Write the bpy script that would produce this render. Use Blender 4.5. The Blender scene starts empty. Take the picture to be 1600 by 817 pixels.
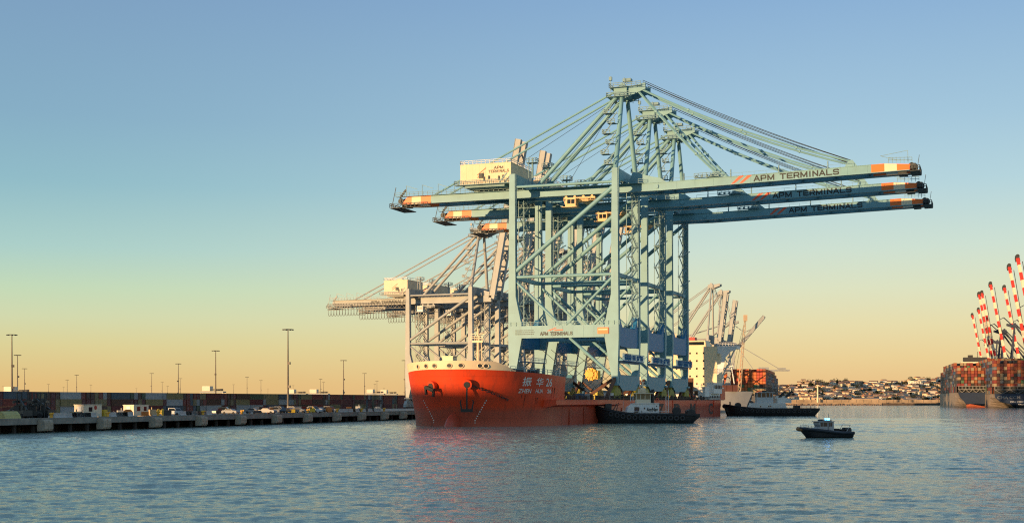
import bpy, math, random
from mathutils import Vector, Matrix
random.seed(7)
R = math.radians
scene = bpy.context.scene
COL = scene.collection
# ------------------------------------------------------------------ camera
cam_d = bpy.data.cameras.new('camera'); cam = bpy.data.objects.new('camera', cam_d); COL.objects.link(cam)
cam.location = (0, 0, 6.0); cam.rotation_euler = (R(90), 0, 0)
cam_d.sensor_width = 36; cam_d.lens = 2081.5 / 1600 * 36; cam_d.shift_y = 0.1353
cam_d.clip_start = 0.5; cam_d.clip_end = 40000
scene.camera = cam
# ------------------------------------------------------------------ world
SUN_AZ = 230.0   # compass bearing of the sun (clockwise from +Y): low, behind the camera on the left
SUN_EL = 0.75
world = bpy.data.worlds.new('World'); scene.world = world; world.use_nodes = True
wn, wl = world.node_tree.nodes, world.node_tree.links
bg = wn['Background']; bg.inputs['Strength'].default_value = 0.15
sky = wn.new('ShaderNodeTexSky'); sky.sky_type = 'NISHITA'; sky.sun_disc = False
sky.sun_elevation = R(2.6); sky.sun_rotation = R(SUN_AZ)
sky.air_density = 1.0; sky.dust_density = 1.0; sky.ozone_density = 1.6
# dusk tint of the sky by height above the horizon (warm band low down, blue overhead)
tc = wn.new('ShaderNodeTexCoord'); sx = wn.new('ShaderNodeSeparateXYZ'); wl.new(tc.outputs['Generated'], sx.inputs[0])
ramp = wn.new('ShaderNodeValToRGB'); wl.new(sx.outputs['Z'], ramp.inputs[0])
SKY = [(0.0, (.80, .49, .225)), (0.012, (.80, .53, .245)), (0.03, (.80, .61, .30)), (0.055, (.77, .69, .40)), (0.082, (.69, .73, .52)),
       (0.11, (.59, .715, .62)), (0.155, (.44, .63, .69)), (0.20, (.35, .54, .68)), (0.285, (.24, .41, .635)), (0.6, (.19, .33, .50)), (1.0, (.13, .24, .40))]
while len(ramp.color_ramp.elements) < len(SKY): ramp.color_ramp.elements.new(0.5)
for e, (p, c) in zip(ramp.color_ramp.elements, SKY): e.position = p; e.color = (*c, 1)
ramp2 = wn.new('ShaderNodeValToRGB'); wl.new(sx.outputs['Z'], ramp2.inputs[0])   # the sky is deeper towards the left (nearer the sun's side)
SKY2 = [(0.0, (.75, .48, .20)), (0.012, (.75, .51, .21)), (0.04, (.69, .622, .304)), (0.06, (.616, .67, .41)), (0.08, (.523, .676, .466)), (0.108, (.387, .60, .565)),
        (0.154, (.262, .477, .553)), (0.20, (.224, .40, .535)), (0.29, (.19, .326, .505)), (0.6, (.19, .33, .50)), (1.0, (.13, .24, .40))]
while len(ramp2.color_ramp.elements) < len(SKY2): ramp2.color_ramp.elements.new(0.5)
for e, (p, c) in zip(ramp2.color_ramp.elements, SKY2): e.position = p; e.color = (*c, 1)
azr = wn.new('ShaderNodeMapRange'); azr.interpolation_type = 'SMOOTHSTEP'; wl.new(sx.outputs['X'], azr.inputs[0]); azr.inputs[1].default_value = -.42; azr.inputs[2].default_value = .26
amix = wn.new('ShaderNodeMix'); amix.data_type = 'RGBA'; wl.new(azr.outputs[0], amix.inputs[0]); wl.new(ramp2.outputs[0], amix.inputs[6]); wl.new(ramp.outputs[0], amix.inputs[7])
gain = wn.new('ShaderNodeVectorMath'); gain.operation = 'SCALE'; wl.new(amix.outputs[2], gain.inputs[0]); gain.inputs['Scale'].default_value = 5.6
mixw = wn.new('ShaderNodeMix'); mixw.data_type = 'RGBA'; mixw.inputs[0].default_value = 0.92
wl.new(sky.outputs[0], mixw.inputs[6]); wl.new(gain.outputs[0], mixw.inputs[7]); wl.new(mixw.outputs[2], bg.inputs[0])
# ------------------------------------------------------------------ sun
sd = bpy.data.lights.new('sun', 'SUN'); so = bpy.data.objects.new('sun', sd); COL.objects.link(so)
sd.energy = 5.0; sd.angle = R(0.5); sd.color = (1.0, .64, .31)
az, el = R(SUN_AZ), R(SUN_EL)
so.rotation_euler = Vector((math.sin(az) * math.cos(el), math.cos(az) * math.cos(el), math.sin(el))).to_track_quat('Z', 'Y').to_euler()
scene.view_settings.view_transform = 'Standard'; scene.view_settings.look = 'None'
scene.view_settings.exposure = 0.38; scene.view_settings.gamma = 1.0
scene.render.engine = 'CYCLES'; scene.cycles.use_denoising = False; scene.cycles.filter_width = 1.15; scene.cycles.sample_clamp_indirect = 4; scene.cycles.max_bounces = 5
scene.cycles.caustics_reflective = False; scene.cycles.caustics_refractive = False

# ================================================================== helpers
def tag(o, label=None, cat=None, group=None, kind=None):
    if label: o['label'] = label
    if cat: o['category'] = cat
    if group: o['group'] = group
    if kind: o['kind'] = kind
    return o
def empty(name, loc=(0, 0, 0), rz=0.0):
    o = bpy.data.objects.new(name, None); COL.objects.link(o); o.location = loc; o.rotation_euler = (0, 0, rz)
    o.empty_display_size = 0.5; return o
def kids(o): return [c for c in ALLK.get(o.name, [])]
ALLK = {}
def setp(c, p):
    if p is not None:
        c.parent = p; ALLK.setdefault(p.name, []).append(c)
def copy_tree(o, parent=None, root=True):
    c = o.copy(); COL.objects.link(c)
    if not root: setp(c, parent)
    for ch in kids(o): copy_tree(ch, c, False)
    return c
MATS = {}
def M(name, col, rough=0.55, metal=0.0, var=0.18, scale=0.35, rust=0.0, bump=0.0, emit=None, estr=1.0, coat=0.0, rustcol=(.16, .07, .03)):
    """painted / weathered surface: base colour broken up by two sizes of noise, optional vertical rust streaks"""
    if name in MATS: return MATS[name]
    m = bpy.data.materials.new(name); m.use_nodes = True; MATS[name] = m
    n, l = m.node_tree.nodes, m.node_tree.links; b = n['Principled BSDF']
    b.inputs['Roughness'].default_value = rough; b.inputs['Metallic'].default_value = metal
    if coat: b.inputs['Coat Weight'].default_value = coat
    t = n.new('ShaderNodeTexCoord')
    n1 = n.new('ShaderNodeTexNoise'); n1.inputs['Scale'].default_value = scale; n1.inputs['Detail'].default_value = 6
    l.new(t.outputs['Object'], n1.inputs['Vector'])
    mr = n.new('ShaderNodeMapRange'); l.new(n1.outputs[0], mr.inputs[0]); mr.inputs[1].default_value = .25; mr.inputs[2].default_value = .75
    mr.inputs[3].default_value = 1 - var; mr.inputs[4].default_value = 1 + var * .6
    mul = n.new('ShaderNodeVectorMath'); mul.operation = 'SCALE'; mul.inputs[0].default_value = col; l.new(mr.outputs[0], mul.inputs['Scale'])
    out = mul.outputs[0]
    if rust > 0:
        mp = n.new('ShaderNodeMapping'); mp.inputs['Scale'].default_value = (1.6, 1.6, .22); l.new(t.outputs['Object'], mp.inputs[0])
        n2 = n.new('ShaderNodeTexNoise'); n2.inputs['Scale'].default_value = scale * 3; n2.inputs['Detail'].default_value = 8; n2.inputs['Roughness'].default_value = .7
        l.new(mp.outputs[0], n2.inputs['Vector'])
        r2 = n.new('ShaderNodeMapRange'); l.new(n2.outputs[0], r2.inputs[0]); r2.inputs[1].default_value = .55; r2.inputs[2].default_value = .78; r2.inputs[4].default_value = rust
        mx = n.new('ShaderNodeMix'); mx.data_type = 'RGBA'; l.new(r2.outputs[0], mx.inputs[0]); l.new(out, mx.inputs[6]); mx.inputs[7].default_value = (*rustcol, 1); out = mx.outputs[2]
    l.new(out, b.inputs['Base Color'])
    if bump:
        bp = n.new('ShaderNodeBump'); bp.inputs['Strength'].default_value = bump; l.new(n1.outputs[0], bp.inputs['Height']); l.new(bp.outputs[0], b.inputs['Normal'])
    if emit:
        b.inputs['Emission Color'].default_value = (*emit, 1); b.inputs['Emission Strength'].default_value = estr
    return m
class MB:
    """collects boxes, bars, tubes and plates into one mesh"""
    def __init__(s): s.v = []; s.f = []; s.m = []
    def add(s, vs, fs, mi=0):
        o = len(s.v); s.v += [tuple(p) for p in vs]; s.f += [tuple(i + o for i in f) for f in fs]; s.m += [mi] * len(fs); return s
    def box(s, x0, x1, y0, y1, z0, z1, mi=0):
        vs = [(x0, y0, z0), (x1, y0, z0), (x1, y1, z0), (x0, y1, z0), (x0, y0, z1), (x1, y0, z1), (x1, y1, z1), (x0, y1, z1)]
        return s.add(vs, [(0, 3, 2, 1), (4, 5, 6, 7), (0, 1, 5, 4), (1, 2, 6, 5), (2, 3, 7, 6), (3, 0, 4, 7)], mi)
    def cbox(s, c, d, mi=0): return s.box(c[0] - d[0] / 2, c[0] + d[0] / 2, c[1] - d[1] / 2, c[1] + d[1] / 2, c[2] - d[2] / 2, c[2] + d[2] / 2, mi)
    def bar(s, p, q, w, h, mi=0, up=(0, 0, 1)):
        p, q, up = Vector(p), Vector(q), Vector(up); d = (q - p).normalized()
        a = d.cross(up)
        if a.length < 1e-4: a = d.cross(Vector((0, 1, 0)))
        a.normalize(); b = a.cross(d).normalized(); a *= w / 2; b *= h / 2
        return s.add([p - a - b, p + a - b, p + a + b, p - a + b, q - a - b, q + a - b, q + a + b, q - a + b],
                     [(0, 1, 2, 3), (7, 6, 5, 4), (0, 4, 5, 1), (1, 5, 6, 2), (2, 6, 7, 3), (3, 7, 4, 0)], mi)
    def tube(s, p, q, r, n=8, r2=None, mi=0):
        p, q = Vector(p), Vector(q); d = (q - p).normalized(); a = d.cross(Vector((0, 0, 1)))
        if a.length < 1e-4: a = Vector((1, 0, 0))
        a.normalize(); b = d.cross(a); r2 = r if r2 is None else r2
        vs = [p + (a * math.cos(2 * math.pi * i / n) + b * math.sin(2 * math.pi * i / n)) * r for i in range(n)] + \
             [q + (a * math.cos(2 * math.pi * i / n) + b * math.sin(2 * math.pi * i / n)) * r2 for i in range(n)]
        return s.add(vs, [(i, (i + 1) % n, n + (i + 1) % n, n + i) for i in range(n)] + [tuple(range(n - 1, -1, -1)), tuple(range(n, 2 * n))], mi)
    def path(s, pts, r, n=6, mi=0):
        for a, b in zip(pts, pts[1:]): s.tube(a, b, r, n, mi=mi)
        return s
    def prism(s, poly, y0, y1, axis='y', mi=0):
        n = len(poly)
        f = {'y': lambda a, b, t: (a, t, b), 'x': lambda a, b, t: (t, a, b), 'z': lambda a, b, t: (a, b, t)}[axis]
        vs = [f(a, b, y0) for a, b in poly] + [f(a, b, y1) for a, b in poly]
        return s.add(vs, [tuple(range(n)), tuple(range(2 * n - 1, n - 1, -1))] + [(i, n + i, n + (i + 1) % n, (i + 1) % n) for i in range(n)], mi)
    def sphere(s, c, r, n=10, mi=0, sc=(1, 1, 1)):
        vs = []; fs = []
        k = n // 2
        for j in range(1, k):
            for i in range(n):
                a, b = 2 * math.pi * i / n, math.pi * j / k
                vs.append((c[0] + r * sc[0] * math.cos(a) * math.sin(b), c[1] + r * sc[1] * math.sin(a) * math.sin(b), c[2] + r * sc[2] * math.cos(b)))
        t = len(vs); vs += [(c[0], c[1], c[2] + r * sc[2]), (c[0], c[1], c[2] - r * sc[2])]
        for j in range(k - 2):
            for i in range(n): fs.append((j * n + i, (j + 1) * n + i, (j + 1) * n + (i + 1) % n, j * n + (i + 1) % n))
        for i in range(n): fs += [(t, i, (i + 1) % n), (t + 1, (k - 2) * n + (i + 1) % n, (k - 2) * n + i)]
        return s.add(vs, fs, mi)
    def torus(s, c, r, r2, axis='y', n=12, k=6, mi=0):
        vs = []; fs = []
        for i in range(n):
            a = 2 * math.pi * i / n
            for j in range(k):
                b = 2 * math.pi * j / k; q = r + r2 * math.cos(b); h = r2 * math.sin(b)
                p = {'y': (q * math.cos(a), h, q * math.sin(a)), 'x': (h, q * math.cos(a), q * math.sin(a)), 'z': (q * math.cos(a), q * math.sin(a), h)}[axis]
                vs.append((c[0] + p[0], c[1] + p[1], c[2] + p[2]))
        for i in range(n):
            for j in range(k): fs.append((i * k + j, ((i + 1) % n) * k + j, ((i + 1) % n) * k + (j + 1) % k, i * k + (j + 1) % k))
        return s.add(vs, fs, mi)
    def rail(s, p, q, h=1.1, step=2.0, r=.05, mi=0):
        p, q = Vector(p), Vector(q); n = max(1, int((q - p).length / step)); u = Vector((0, 0, h))
        for k in (1.0, .55): s.bar(p + u * k, q + u * k, r * 2, r * 2, mi)
        for i in range(n + 1):
            a = p.lerp(q, i / n); s.bar(a, a + u, r * 2, r * 2, mi)
        return s
    def build(s, name, mats, parent=None, loc=None, smooth=False):
        me = bpy.data.meshes.new(name); me.from_pydata([tuple(v) for v in s.v], [], s.f); me.validate(clean_customdata=False)
        mats = mats if isinstance(mats, (list, tuple)) else [mats]
        for m in mats: me.materials.append(m)
        if len(mats) > 1 and len(me.polygons) == len(s.m): me.polygons.foreach_set('material_index', s.m)
        me.update()
        import bmesh
        bm = bmesh.new(); bm.from_mesh(me); bmesh.ops.recalc_face_normals(bm, faces=bm.faces); bm.to_mesh(me); bm.free()
        if smooth:
            me.polygons.foreach_set('use_smooth', [True] * len(me.polygons))
            me.set_sharp_from_angle(angle=R(40))
        o = bpy.data.objects.new(name, me); COL.objects.link(o); setp(o, parent)
        if loc: o.location = loc
        return o
TXT = {}
def glyphs(body, bold=0.0):
    """triangulated letter outlines scaled to width 1 (x from 0 to 1), height h"""
    k = (body, bold)
    if k in TXT: return TXT[k]
    c = bpy.data.curves.new('letters', 'FONT'); c.body = body; c.offset = bold; c.resolution_u = 3
    o = bpy.data.objects.new('letters', c); COL.objects.link(o); bpy.context.view_layer.update()
    me = bpy.data.meshes.new_from_object(o.evaluated_get(bpy.context.evaluated_depsgraph_get()))
    vs = [tuple(v.co) for v in me.vertices]; fs = [tuple(p.vertices) for p in me.polygons]
    bpy.data.objects.remove(o); bpy.data.curves.remove(c); bpy.data.meshes.remove(me)
    x0, x1 = min(v[0] for v in vs), max(v[0] for v in vs); y0, y1 = min(v[1] for v in vs), max(v[1] for v in vs)
    TXT[k] = ([((v[0] - x0) / (x1 - x0), (v[1] - y0) / (y1 - y0)) for v in vs], fs); return TXT[k]
def lettering(body, fn, mat, parent, bold=0.02, name='lettering', shear=0.0):
    """fn(a, b) -> point, a and b in 0..1 across and up the line of writing"""
    vs, fs = glyphs(body, bold); mb = MB(); mb.add([fn(a + shear * b, b) for a, b in vs], fs)
    me = bpy.data.meshes.new(name); me.from_pydata([tuple(v) for v in mb.v], [], mb.f); me.materials.append(mat); me.update()
    o = bpy.data.objects.new(name, me); COL.objects.link(o); setp(o, parent); return o
STROKES = {'A': [[(0, 0), (.5, 1), (1, 0)], [(.2, .32), (.8, .32)]], 'P': [[(.08, 0), (.08, .94), (.8, .94), (.94, .82), (.94, .52), (.8, .4), (.08, .4)]],
           'M': [[(.07, 0), (.07, .95)], [(.07, .95), (.5, .12)], [(.5, .12), (.93, .95)], [(.93, .95), (.93, 0)]], 'T': [[(0, .93), (1, .93)], [(.5, .93), (.5, 0)]],
           'E': [[(1, .93), (.08, .93), (.08, .07), (1, .07)], [(.08, .5), (.9, .5)]], 'R': [[(.08, 0), (.08, .93), (.8, .93), (.94, .8), (.94, .55), (.8, .42), (.08, .42)], [(.6, .42), (.96, 0)]],
           'I': [[(.5, 0), (.5, 1)]], 'N': [[(.08, 0), (.08, .95)], [(.08, .95), (.92, .05)], [(.92, .05), (.92, 1)]], 'L': [[(.08, 1), (.08, .07), (1, .07)]],
           'S': [[(.95, .8), (.8, .93), (.2, .93), (.07, .82), (.07, .62), (.2, .52), (.8, .48), (.93, .38), (.93, .18), (.8, .07), (.2, .07), (.05, .2)]], ' ': []}
def wide_lettering(body, fn, mat, parent, th=.15, aspect=1.0):
    """wide block capitals drawn as strokes; fn(a, b, d) -> point across, up and d metres out of the plate; aspect = letter height over pitch"""
    wd = [(.45 if c == 'I' else (.6 if c == ' ' else (1.25 if c == 'M' else 1.0))) for c in body]; gap = .26; tot = sum(wd) + gap * (len(body) - 1); x = 0; mb = MB(); k = 0
    hh = th; hw = th * aspect          # stroke thickness in the vertical and horizontal sense
    for c, w in zip(body, wd):
        for st in STROKES[c]:
            for (a0, b0), (a1, b1) in zip(st, st[1:]):
                p = Vector(((x + a0 * w) / tot, b0)); q = Vector(((x + a1 * w) / tot, b1)); d = Vector(((q.x - p.x) / (aspect / tot * 1.0), q.y - p.y)); d.normalize()
                n = Vector((-d.y * aspect / tot, d.x)) * th / 2; e = Vector((d.x * aspect / tot, d.y)) * th * .35; o = .002 * (k % 5); k += 1
                mb.add([fn(*(p - n - e), o), fn(*(q - n + e), o), fn(*(q + n + e), o), fn(*(p + n - e), o)], [(0, 1, 2, 3)])
        x += w + gap
    me = bpy.data.meshes.new('lettering'); me.from_pydata([tuple(v) for v in mb.v], [], mb.f); me.materials.append(mat); me.update()
    o = bpy.data.objects.new('lettering', me); COL.objects.link(o); setp(o, parent); return o
def flat3(o, ax, ay, w, h):
    o, ax, ay = Vector(o), Vector(ax), Vector(ay); nn = ax.cross(ay)
    return lambda a, b, d=0: o + ax * (a * w) + ay * (b * h) + nn * d
def flat(o, ax, ay, w, h):
    o, ax, ay = Vector(o), Vector(ax), Vector(ay)
    return lambda a, b: o + ax * (a * w) + ay * (b * h)
ONES = 'zeroth first second third fourth fifth sixth seventh eighth ninth tenth eleventh twelfth thirteenth fourteenth fifteenth sixteenth seventeenth eighteenth nineteenth'.split()
TENS = ['', '', 'twenty', 'thirty', 'forty', 'fifty', 'sixty', 'seventy', 'eighty', 'ninety']
TENTH = ['', '', 'twentieth', 'thirtieth', 'fortieth', 'fiftieth', 'sixtieth', 'seventieth', 'eightieth', 'ninetieth']
def nth(i):
    if i >= 100: return 'hundredth' if i == 100 else 'hundred-' + nth(i - 100)
    if i < 20: return ONES[i]
    return TENTH[i // 10] if i % 10 == 0 else TENS[i // 10] + '-' + ONES[i % 10]

# ================================================================== materials
crane_blue = M('crane_blue_paint', (.19, .375, .415), .5, var=.16, rust=.22, scale=.25)
crane_deep = M('crane_deep_blue_paint', (.03, .19, .38), .5, var=.12, rust=.08)
crane_rail = M('crane_railing_galvanised', (.20, .33, .36), .6, var=.2)
crane_dark = M('crane_machinery_grease', (.05, .06, .06), .6, var=.4, scale=1.5)
house_cream = M('house_cream_cladding', (.78, .60, .38), .55, var=.06, rust=.12)
orange_pt = M('boom_orange_paint', (.85, .17, .02), .45, var=.08)
white_pt = M('boom_white_paint', (.80, .66, .45), .5, var=.08, rust=.08)
slash_red = M('slash_red_paint', (.80, .12, .05), .5, var=.05)
letter_dark = M('letter_dark_paint', (.008, .012, .014), .5, var=.05)
grey_crane = M('crane_grey_paint', (.36, .37, .355), .55, var=.14, rust=.25, scale=.3)
bogie_yel = M('bogie_yellow_paint', (.30, .26, .03), .6, var=.45, scale=1.2)
cab_tan = M('cab_tan_paint', (.72, .47, .22), .5, var=.1)
glass = M('dark_glass', (.015, .02, .025), .08, var=.1)
white_paint = M('white_paint', (.74, .72, .68), .5, var=.08, rust=.15, scale=.8)
black_rubber = M('black_rubber', (.012, .012, .013), .75, var=.4, scale=2)
black_hull = M('black_hull_paint', (.014, .015, .018), .5, var=.4, rust=.15, scale=.6)
rust_brown = M('rusty_brace_steel', (.12, .045, .022), .7, var=.4, rust=.4, scale=1.0)
dark_steel = M('dark_steel', (.035, .035, .035), .6, var=.3)
concrete = M('weathered_concrete', (.24, .22, .19), .85, var=.35, rust=.6, scale=.5, rustcol=(.10, .085, .065), bump=.2)
concrete_lt = M('fender_concrete', (.40, .33, .25), .85, var=.3, rust=.5, scale=.8, rustcol=(.17, .12, .08))

def hull_material(name, top, low, zc, patch):
    m = bpy.data.materials.new(name); m.use_nodes = True; n, l = m.node_tree.nodes, m.node_tree.links; b = n['Principled BSDF']
    b.inputs['Roughness'].default_value = .42
    t = n.new('ShaderNodeTexCoord'); s = n.new('ShaderNodeSeparateXYZ'); l.new(t.outputs['Object'], s.inputs[0])
    no = n.new('ShaderNodeTexNoise'); no.inputs['Scale'].default_value = .12; no.inputs['Detail'].default_value = 7; l.new(t.outputs['Object'], no.inputs[0])
    a = n.new('ShaderNodeMath'); a.operation = 'MULTIPLY_ADD'; l.new(no.outputs[0], a.inputs[0]); a.inputs[1].default_value = 2.2; l.new(s.outputs['Z'], a.inputs[2])
    r = n.new('ShaderNodeMapRange'); l.new(a.outputs[0], r.inputs[0]); r.inputs[1].default_value = zc - .1; r.inputs[2].default_value = zc + 1.2
    mx = n.new('ShaderNodeMix'); mx.data_type = 'RGBA'; l.new(r.outputs[0], mx.inputs[0]); mx.inputs[6].default_value = (*low, 1); mx.inputs[7].default_value = (*top, 1)
    mp = n.new('ShaderNodeMapping'); mp.inputs['Scale'].default_value = (.9, .9, .1); l.new(t.outputs['Object'], mp.inputs[0])
    n2 = n.new('ShaderNodeTexNoise'); n2.inputs['Scale'].default_value = .8; n2.inputs['Detail'].default_value = 9; n2.inputs['Roughness'].default_value = .68; l.new(mp.outputs[0], n2.inputs[0])
    r2 = n.new('ShaderNodeMapRange'); l.new(n2.outputs[0], r2.inputs[0]); r2.inputs[1].default_value = .52; r2.inputs[2].default_value = .72; r2.inputs[4].default_value = .6
    m2 = n.new('ShaderNodeMix'); m2.data_type = 'RGBA'; l.new(r2.outputs[0], m2.inputs[0]); l.new(mx.outputs[2], m2.inputs[6]); m2.inputs[7].default_value = (*patch, 1)
    l.new(m2.outputs[2], b.inputs['Base Color'])
    cx = n.new('ShaderNodeCombineXYZ'); l.new(s.outputs['Y'], cx.inputs['X']); l.new(s.outputs['Z'], cx.inputs['Y'])
    bk = n.new('ShaderNodeTexBrick'); bk.inputs['Scale'].default_value = 1; bk.inputs['Brick Width'].default_value = 6.5; bk.inputs['Row Height'].default_value = 1.9; bk.inputs['Mortar Size'].default_value = .05; bk.inputs['Mortar Smooth'].default_value = .6
    bk.inputs['Color1'].default_value = (1, 1, 1, 1); bk.inputs['Color2'].default_value = (.86, .86, .86, 1); bk.inputs['Mortar'].default_value = (.62, .62, .62, 1); l.new(cx.outputs[0], bk.inputs['Vector'])
    mm = n.new('ShaderNodeMix'); mm.data_type = 'RGBA'; mm.blend_type = 'MULTIPLY'; mm.inputs[0].default_value = .55; l.new(m2.outputs[2], mm.inputs[6]); l.new(bk.outputs['Color'], mm.inputs[7]); l.new(mm.outputs[2], b.inputs['Base Color'])
    n3 = n.new('ShaderNodeTexNoise'); n3.inputs['Scale'].default_value = .35; n3.inputs['Detail'].default_value = 3; l.new(t.outputs['Object'], n3.inputs[0])
    bu = n.new('ShaderNodeBump'); bu.inputs['Strength'].default_value = .25; bu.inputs['Distance'].default_value = .3; l.new(n3.outputs[0], bu.inputs['Height']); l.new(bu.outputs[0], b.inputs['Normal'])
    return m
ship_red = hull_material('ship_red_hull_paint', (.70, .058, .010), (.46, .08, .04), 4.6, (.20, .045, .02))

# ================================================================== water
import numpy as np
def make_water():
    m = bpy.data.materials.new('harbour_water'); m.use_nodes = True; n, l = m.node_tree.nodes, m.node_tree.links; b = n['Principled BSDF']
    b.inputs['Base Color'].default_value = (.215, .285, .23, 1); b.inputs['Roughness'].default_value = .07; b.inputs['IOR'].default_value = 1.333
    t = n.new('ShaderNodeTexCoord')
    def noise(sc, detail, stretch, rot, rough=.55):
        mp = n.new('ShaderNodeMapping'); mp.inputs['Rotation'].default_value = (0, 0, R(rot)); mp.inputs['Scale'].default_value = (sc * stretch, sc, sc)
        l.new(t.outputs['Object'], mp.inputs[0]); k = n.new('ShaderNodeTexNoise'); k.inputs['Scale'].default_value = 1; k.inputs['Detail'].default_value = detail
        k.inputs['Roughness'].default_value = rough; l.new(mp.outputs[0], k.inputs['Vector']); return k.outputs[0]
    b1 = n.new('ShaderNodeBump'); b1.inputs['Strength'].default_value = 1.0; b1.inputs['Distance'].default_value = .13; l.new(noise(2.0, 6, .6, -10, .65), b1.inputs['Height'])
    l.new(b1.outputs[0], b.inputs['Normal'])
    # wind chop as real geometry: a fan of rows, fine close by and coarser with distance
    rng = np.random.default_rng(4)
    rows = [12.0]
    while rows[-1] < 1500: d = rows[-1]; rows.append(d + max(.20, d * .0022, (d / 330.0) ** 2 * 1.2))
    rows = np.array(rows + [1700, 2000, 2500, 3500, 6000, 12000, 30000]); ang = np.radians(np.linspace(-34, 34, 860))
    D, A = np.meshgrid(rows, np.tan(ang), indexing='ij'); Y = D; X = D * A; Zz = np.zeros_like(X)
    K = 110; Ls = np.exp(rng.uniform(np.log(.55), np.log(5.5), K)); th = np.radians(-100 + rng.normal(0, 38, K)); ph = rng.uniform(0, 6.28, K)
    step = np.maximum(np.gradient(rows), 1e-6)[:, None]
    # cat's-paw patches: chop stronger and weaker over tens of metres
    patch = .95 + .36 * np.sin(X * .021 + 1.3 + 1.5 * np.sin(Y * .013)) + .25 * np.sin(Y * .047 + .7 * np.sin(X * .017) + .9) + .12 * np.sin(X * .06 + Y * .09)
    for L, a, p in zip(Ls, th, ph):
        k = 2 * np.pi / L; fade = np.clip((L / (step * 2.2)) - .6, 0, 1); sl = .0165 if L < 1.4 else .0105
        arg = k * (X * np.cos(a) + Y * np.sin(a)) + p + .8 * np.sin(X * .11 + Y * .07 + p * 3)
        w = np.sin(arg); Zz += fade * patch * sl / k * (w + .18 * np.cos(2 * arg))
    for (x0, y0, sl_, wd, off) in ((58, 212, .42, 5.0, 0), (40, 330, .10, 9.0, 0), (60, 292, .16, 6.0, 0), (20, 420, .05, 14.0, 0)):   # wakes trailing off to the right of the boats
        yc = y0 + sl_ * (X - x0); env = np.exp(-((Y - yc) / wd) ** 2) * np.clip((X - x0) / 20, 0, 1) * np.clip(1 - (X - x0) / 190, 0, 1); Lw = wd * .8
        Zz += env * .022 * Lw * np.sin(2 * np.pi * (Y - yc) / Lw + .6 * np.sin(X * .15))
    me = bpy.data.meshes.new('water'); nr, nc = X.shape; co = np.stack([X, Y, Zz], -1).reshape(-1, 3).astype(np.float32)
    ii = (np.arange(nr - 1)[:, None] * nc + np.arange(nc - 1)[None, :]).ravel(); q = np.stack([ii, ii + 1, ii + nc + 1, ii + nc], 1).ravel().astype(np.int32)
    me.vertices.add(len(co)); me.vertices.foreach_set('co', co.ravel()); me.loops.add(len(q)); me.loops.foreach_set('vertex_index', q)
    nf = len(ii); me.polygons.add(nf); me.polygons.foreach_set('loop_start', np.arange(nf, dtype=np.int32) * 4); me.update(calc_edges=True)
    me.polygons.foreach_set('use_smooth', np.ones(nf, dtype=bool)); me.materials.append(m); me.update()
    o = bpy.data.objects.new('water', me); COL.objects.link(o); tag(o, kind='structure')
    mb = MB(); mb.add([(-30000, -3000, -.45), (30000, -3000, -.45), (30000, 30000, -.45), (-30000, 30000, -.45)], [(0, 1, 2, 3)])
    tag(mb.build('water', m), kind='structure')
make_water()

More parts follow.
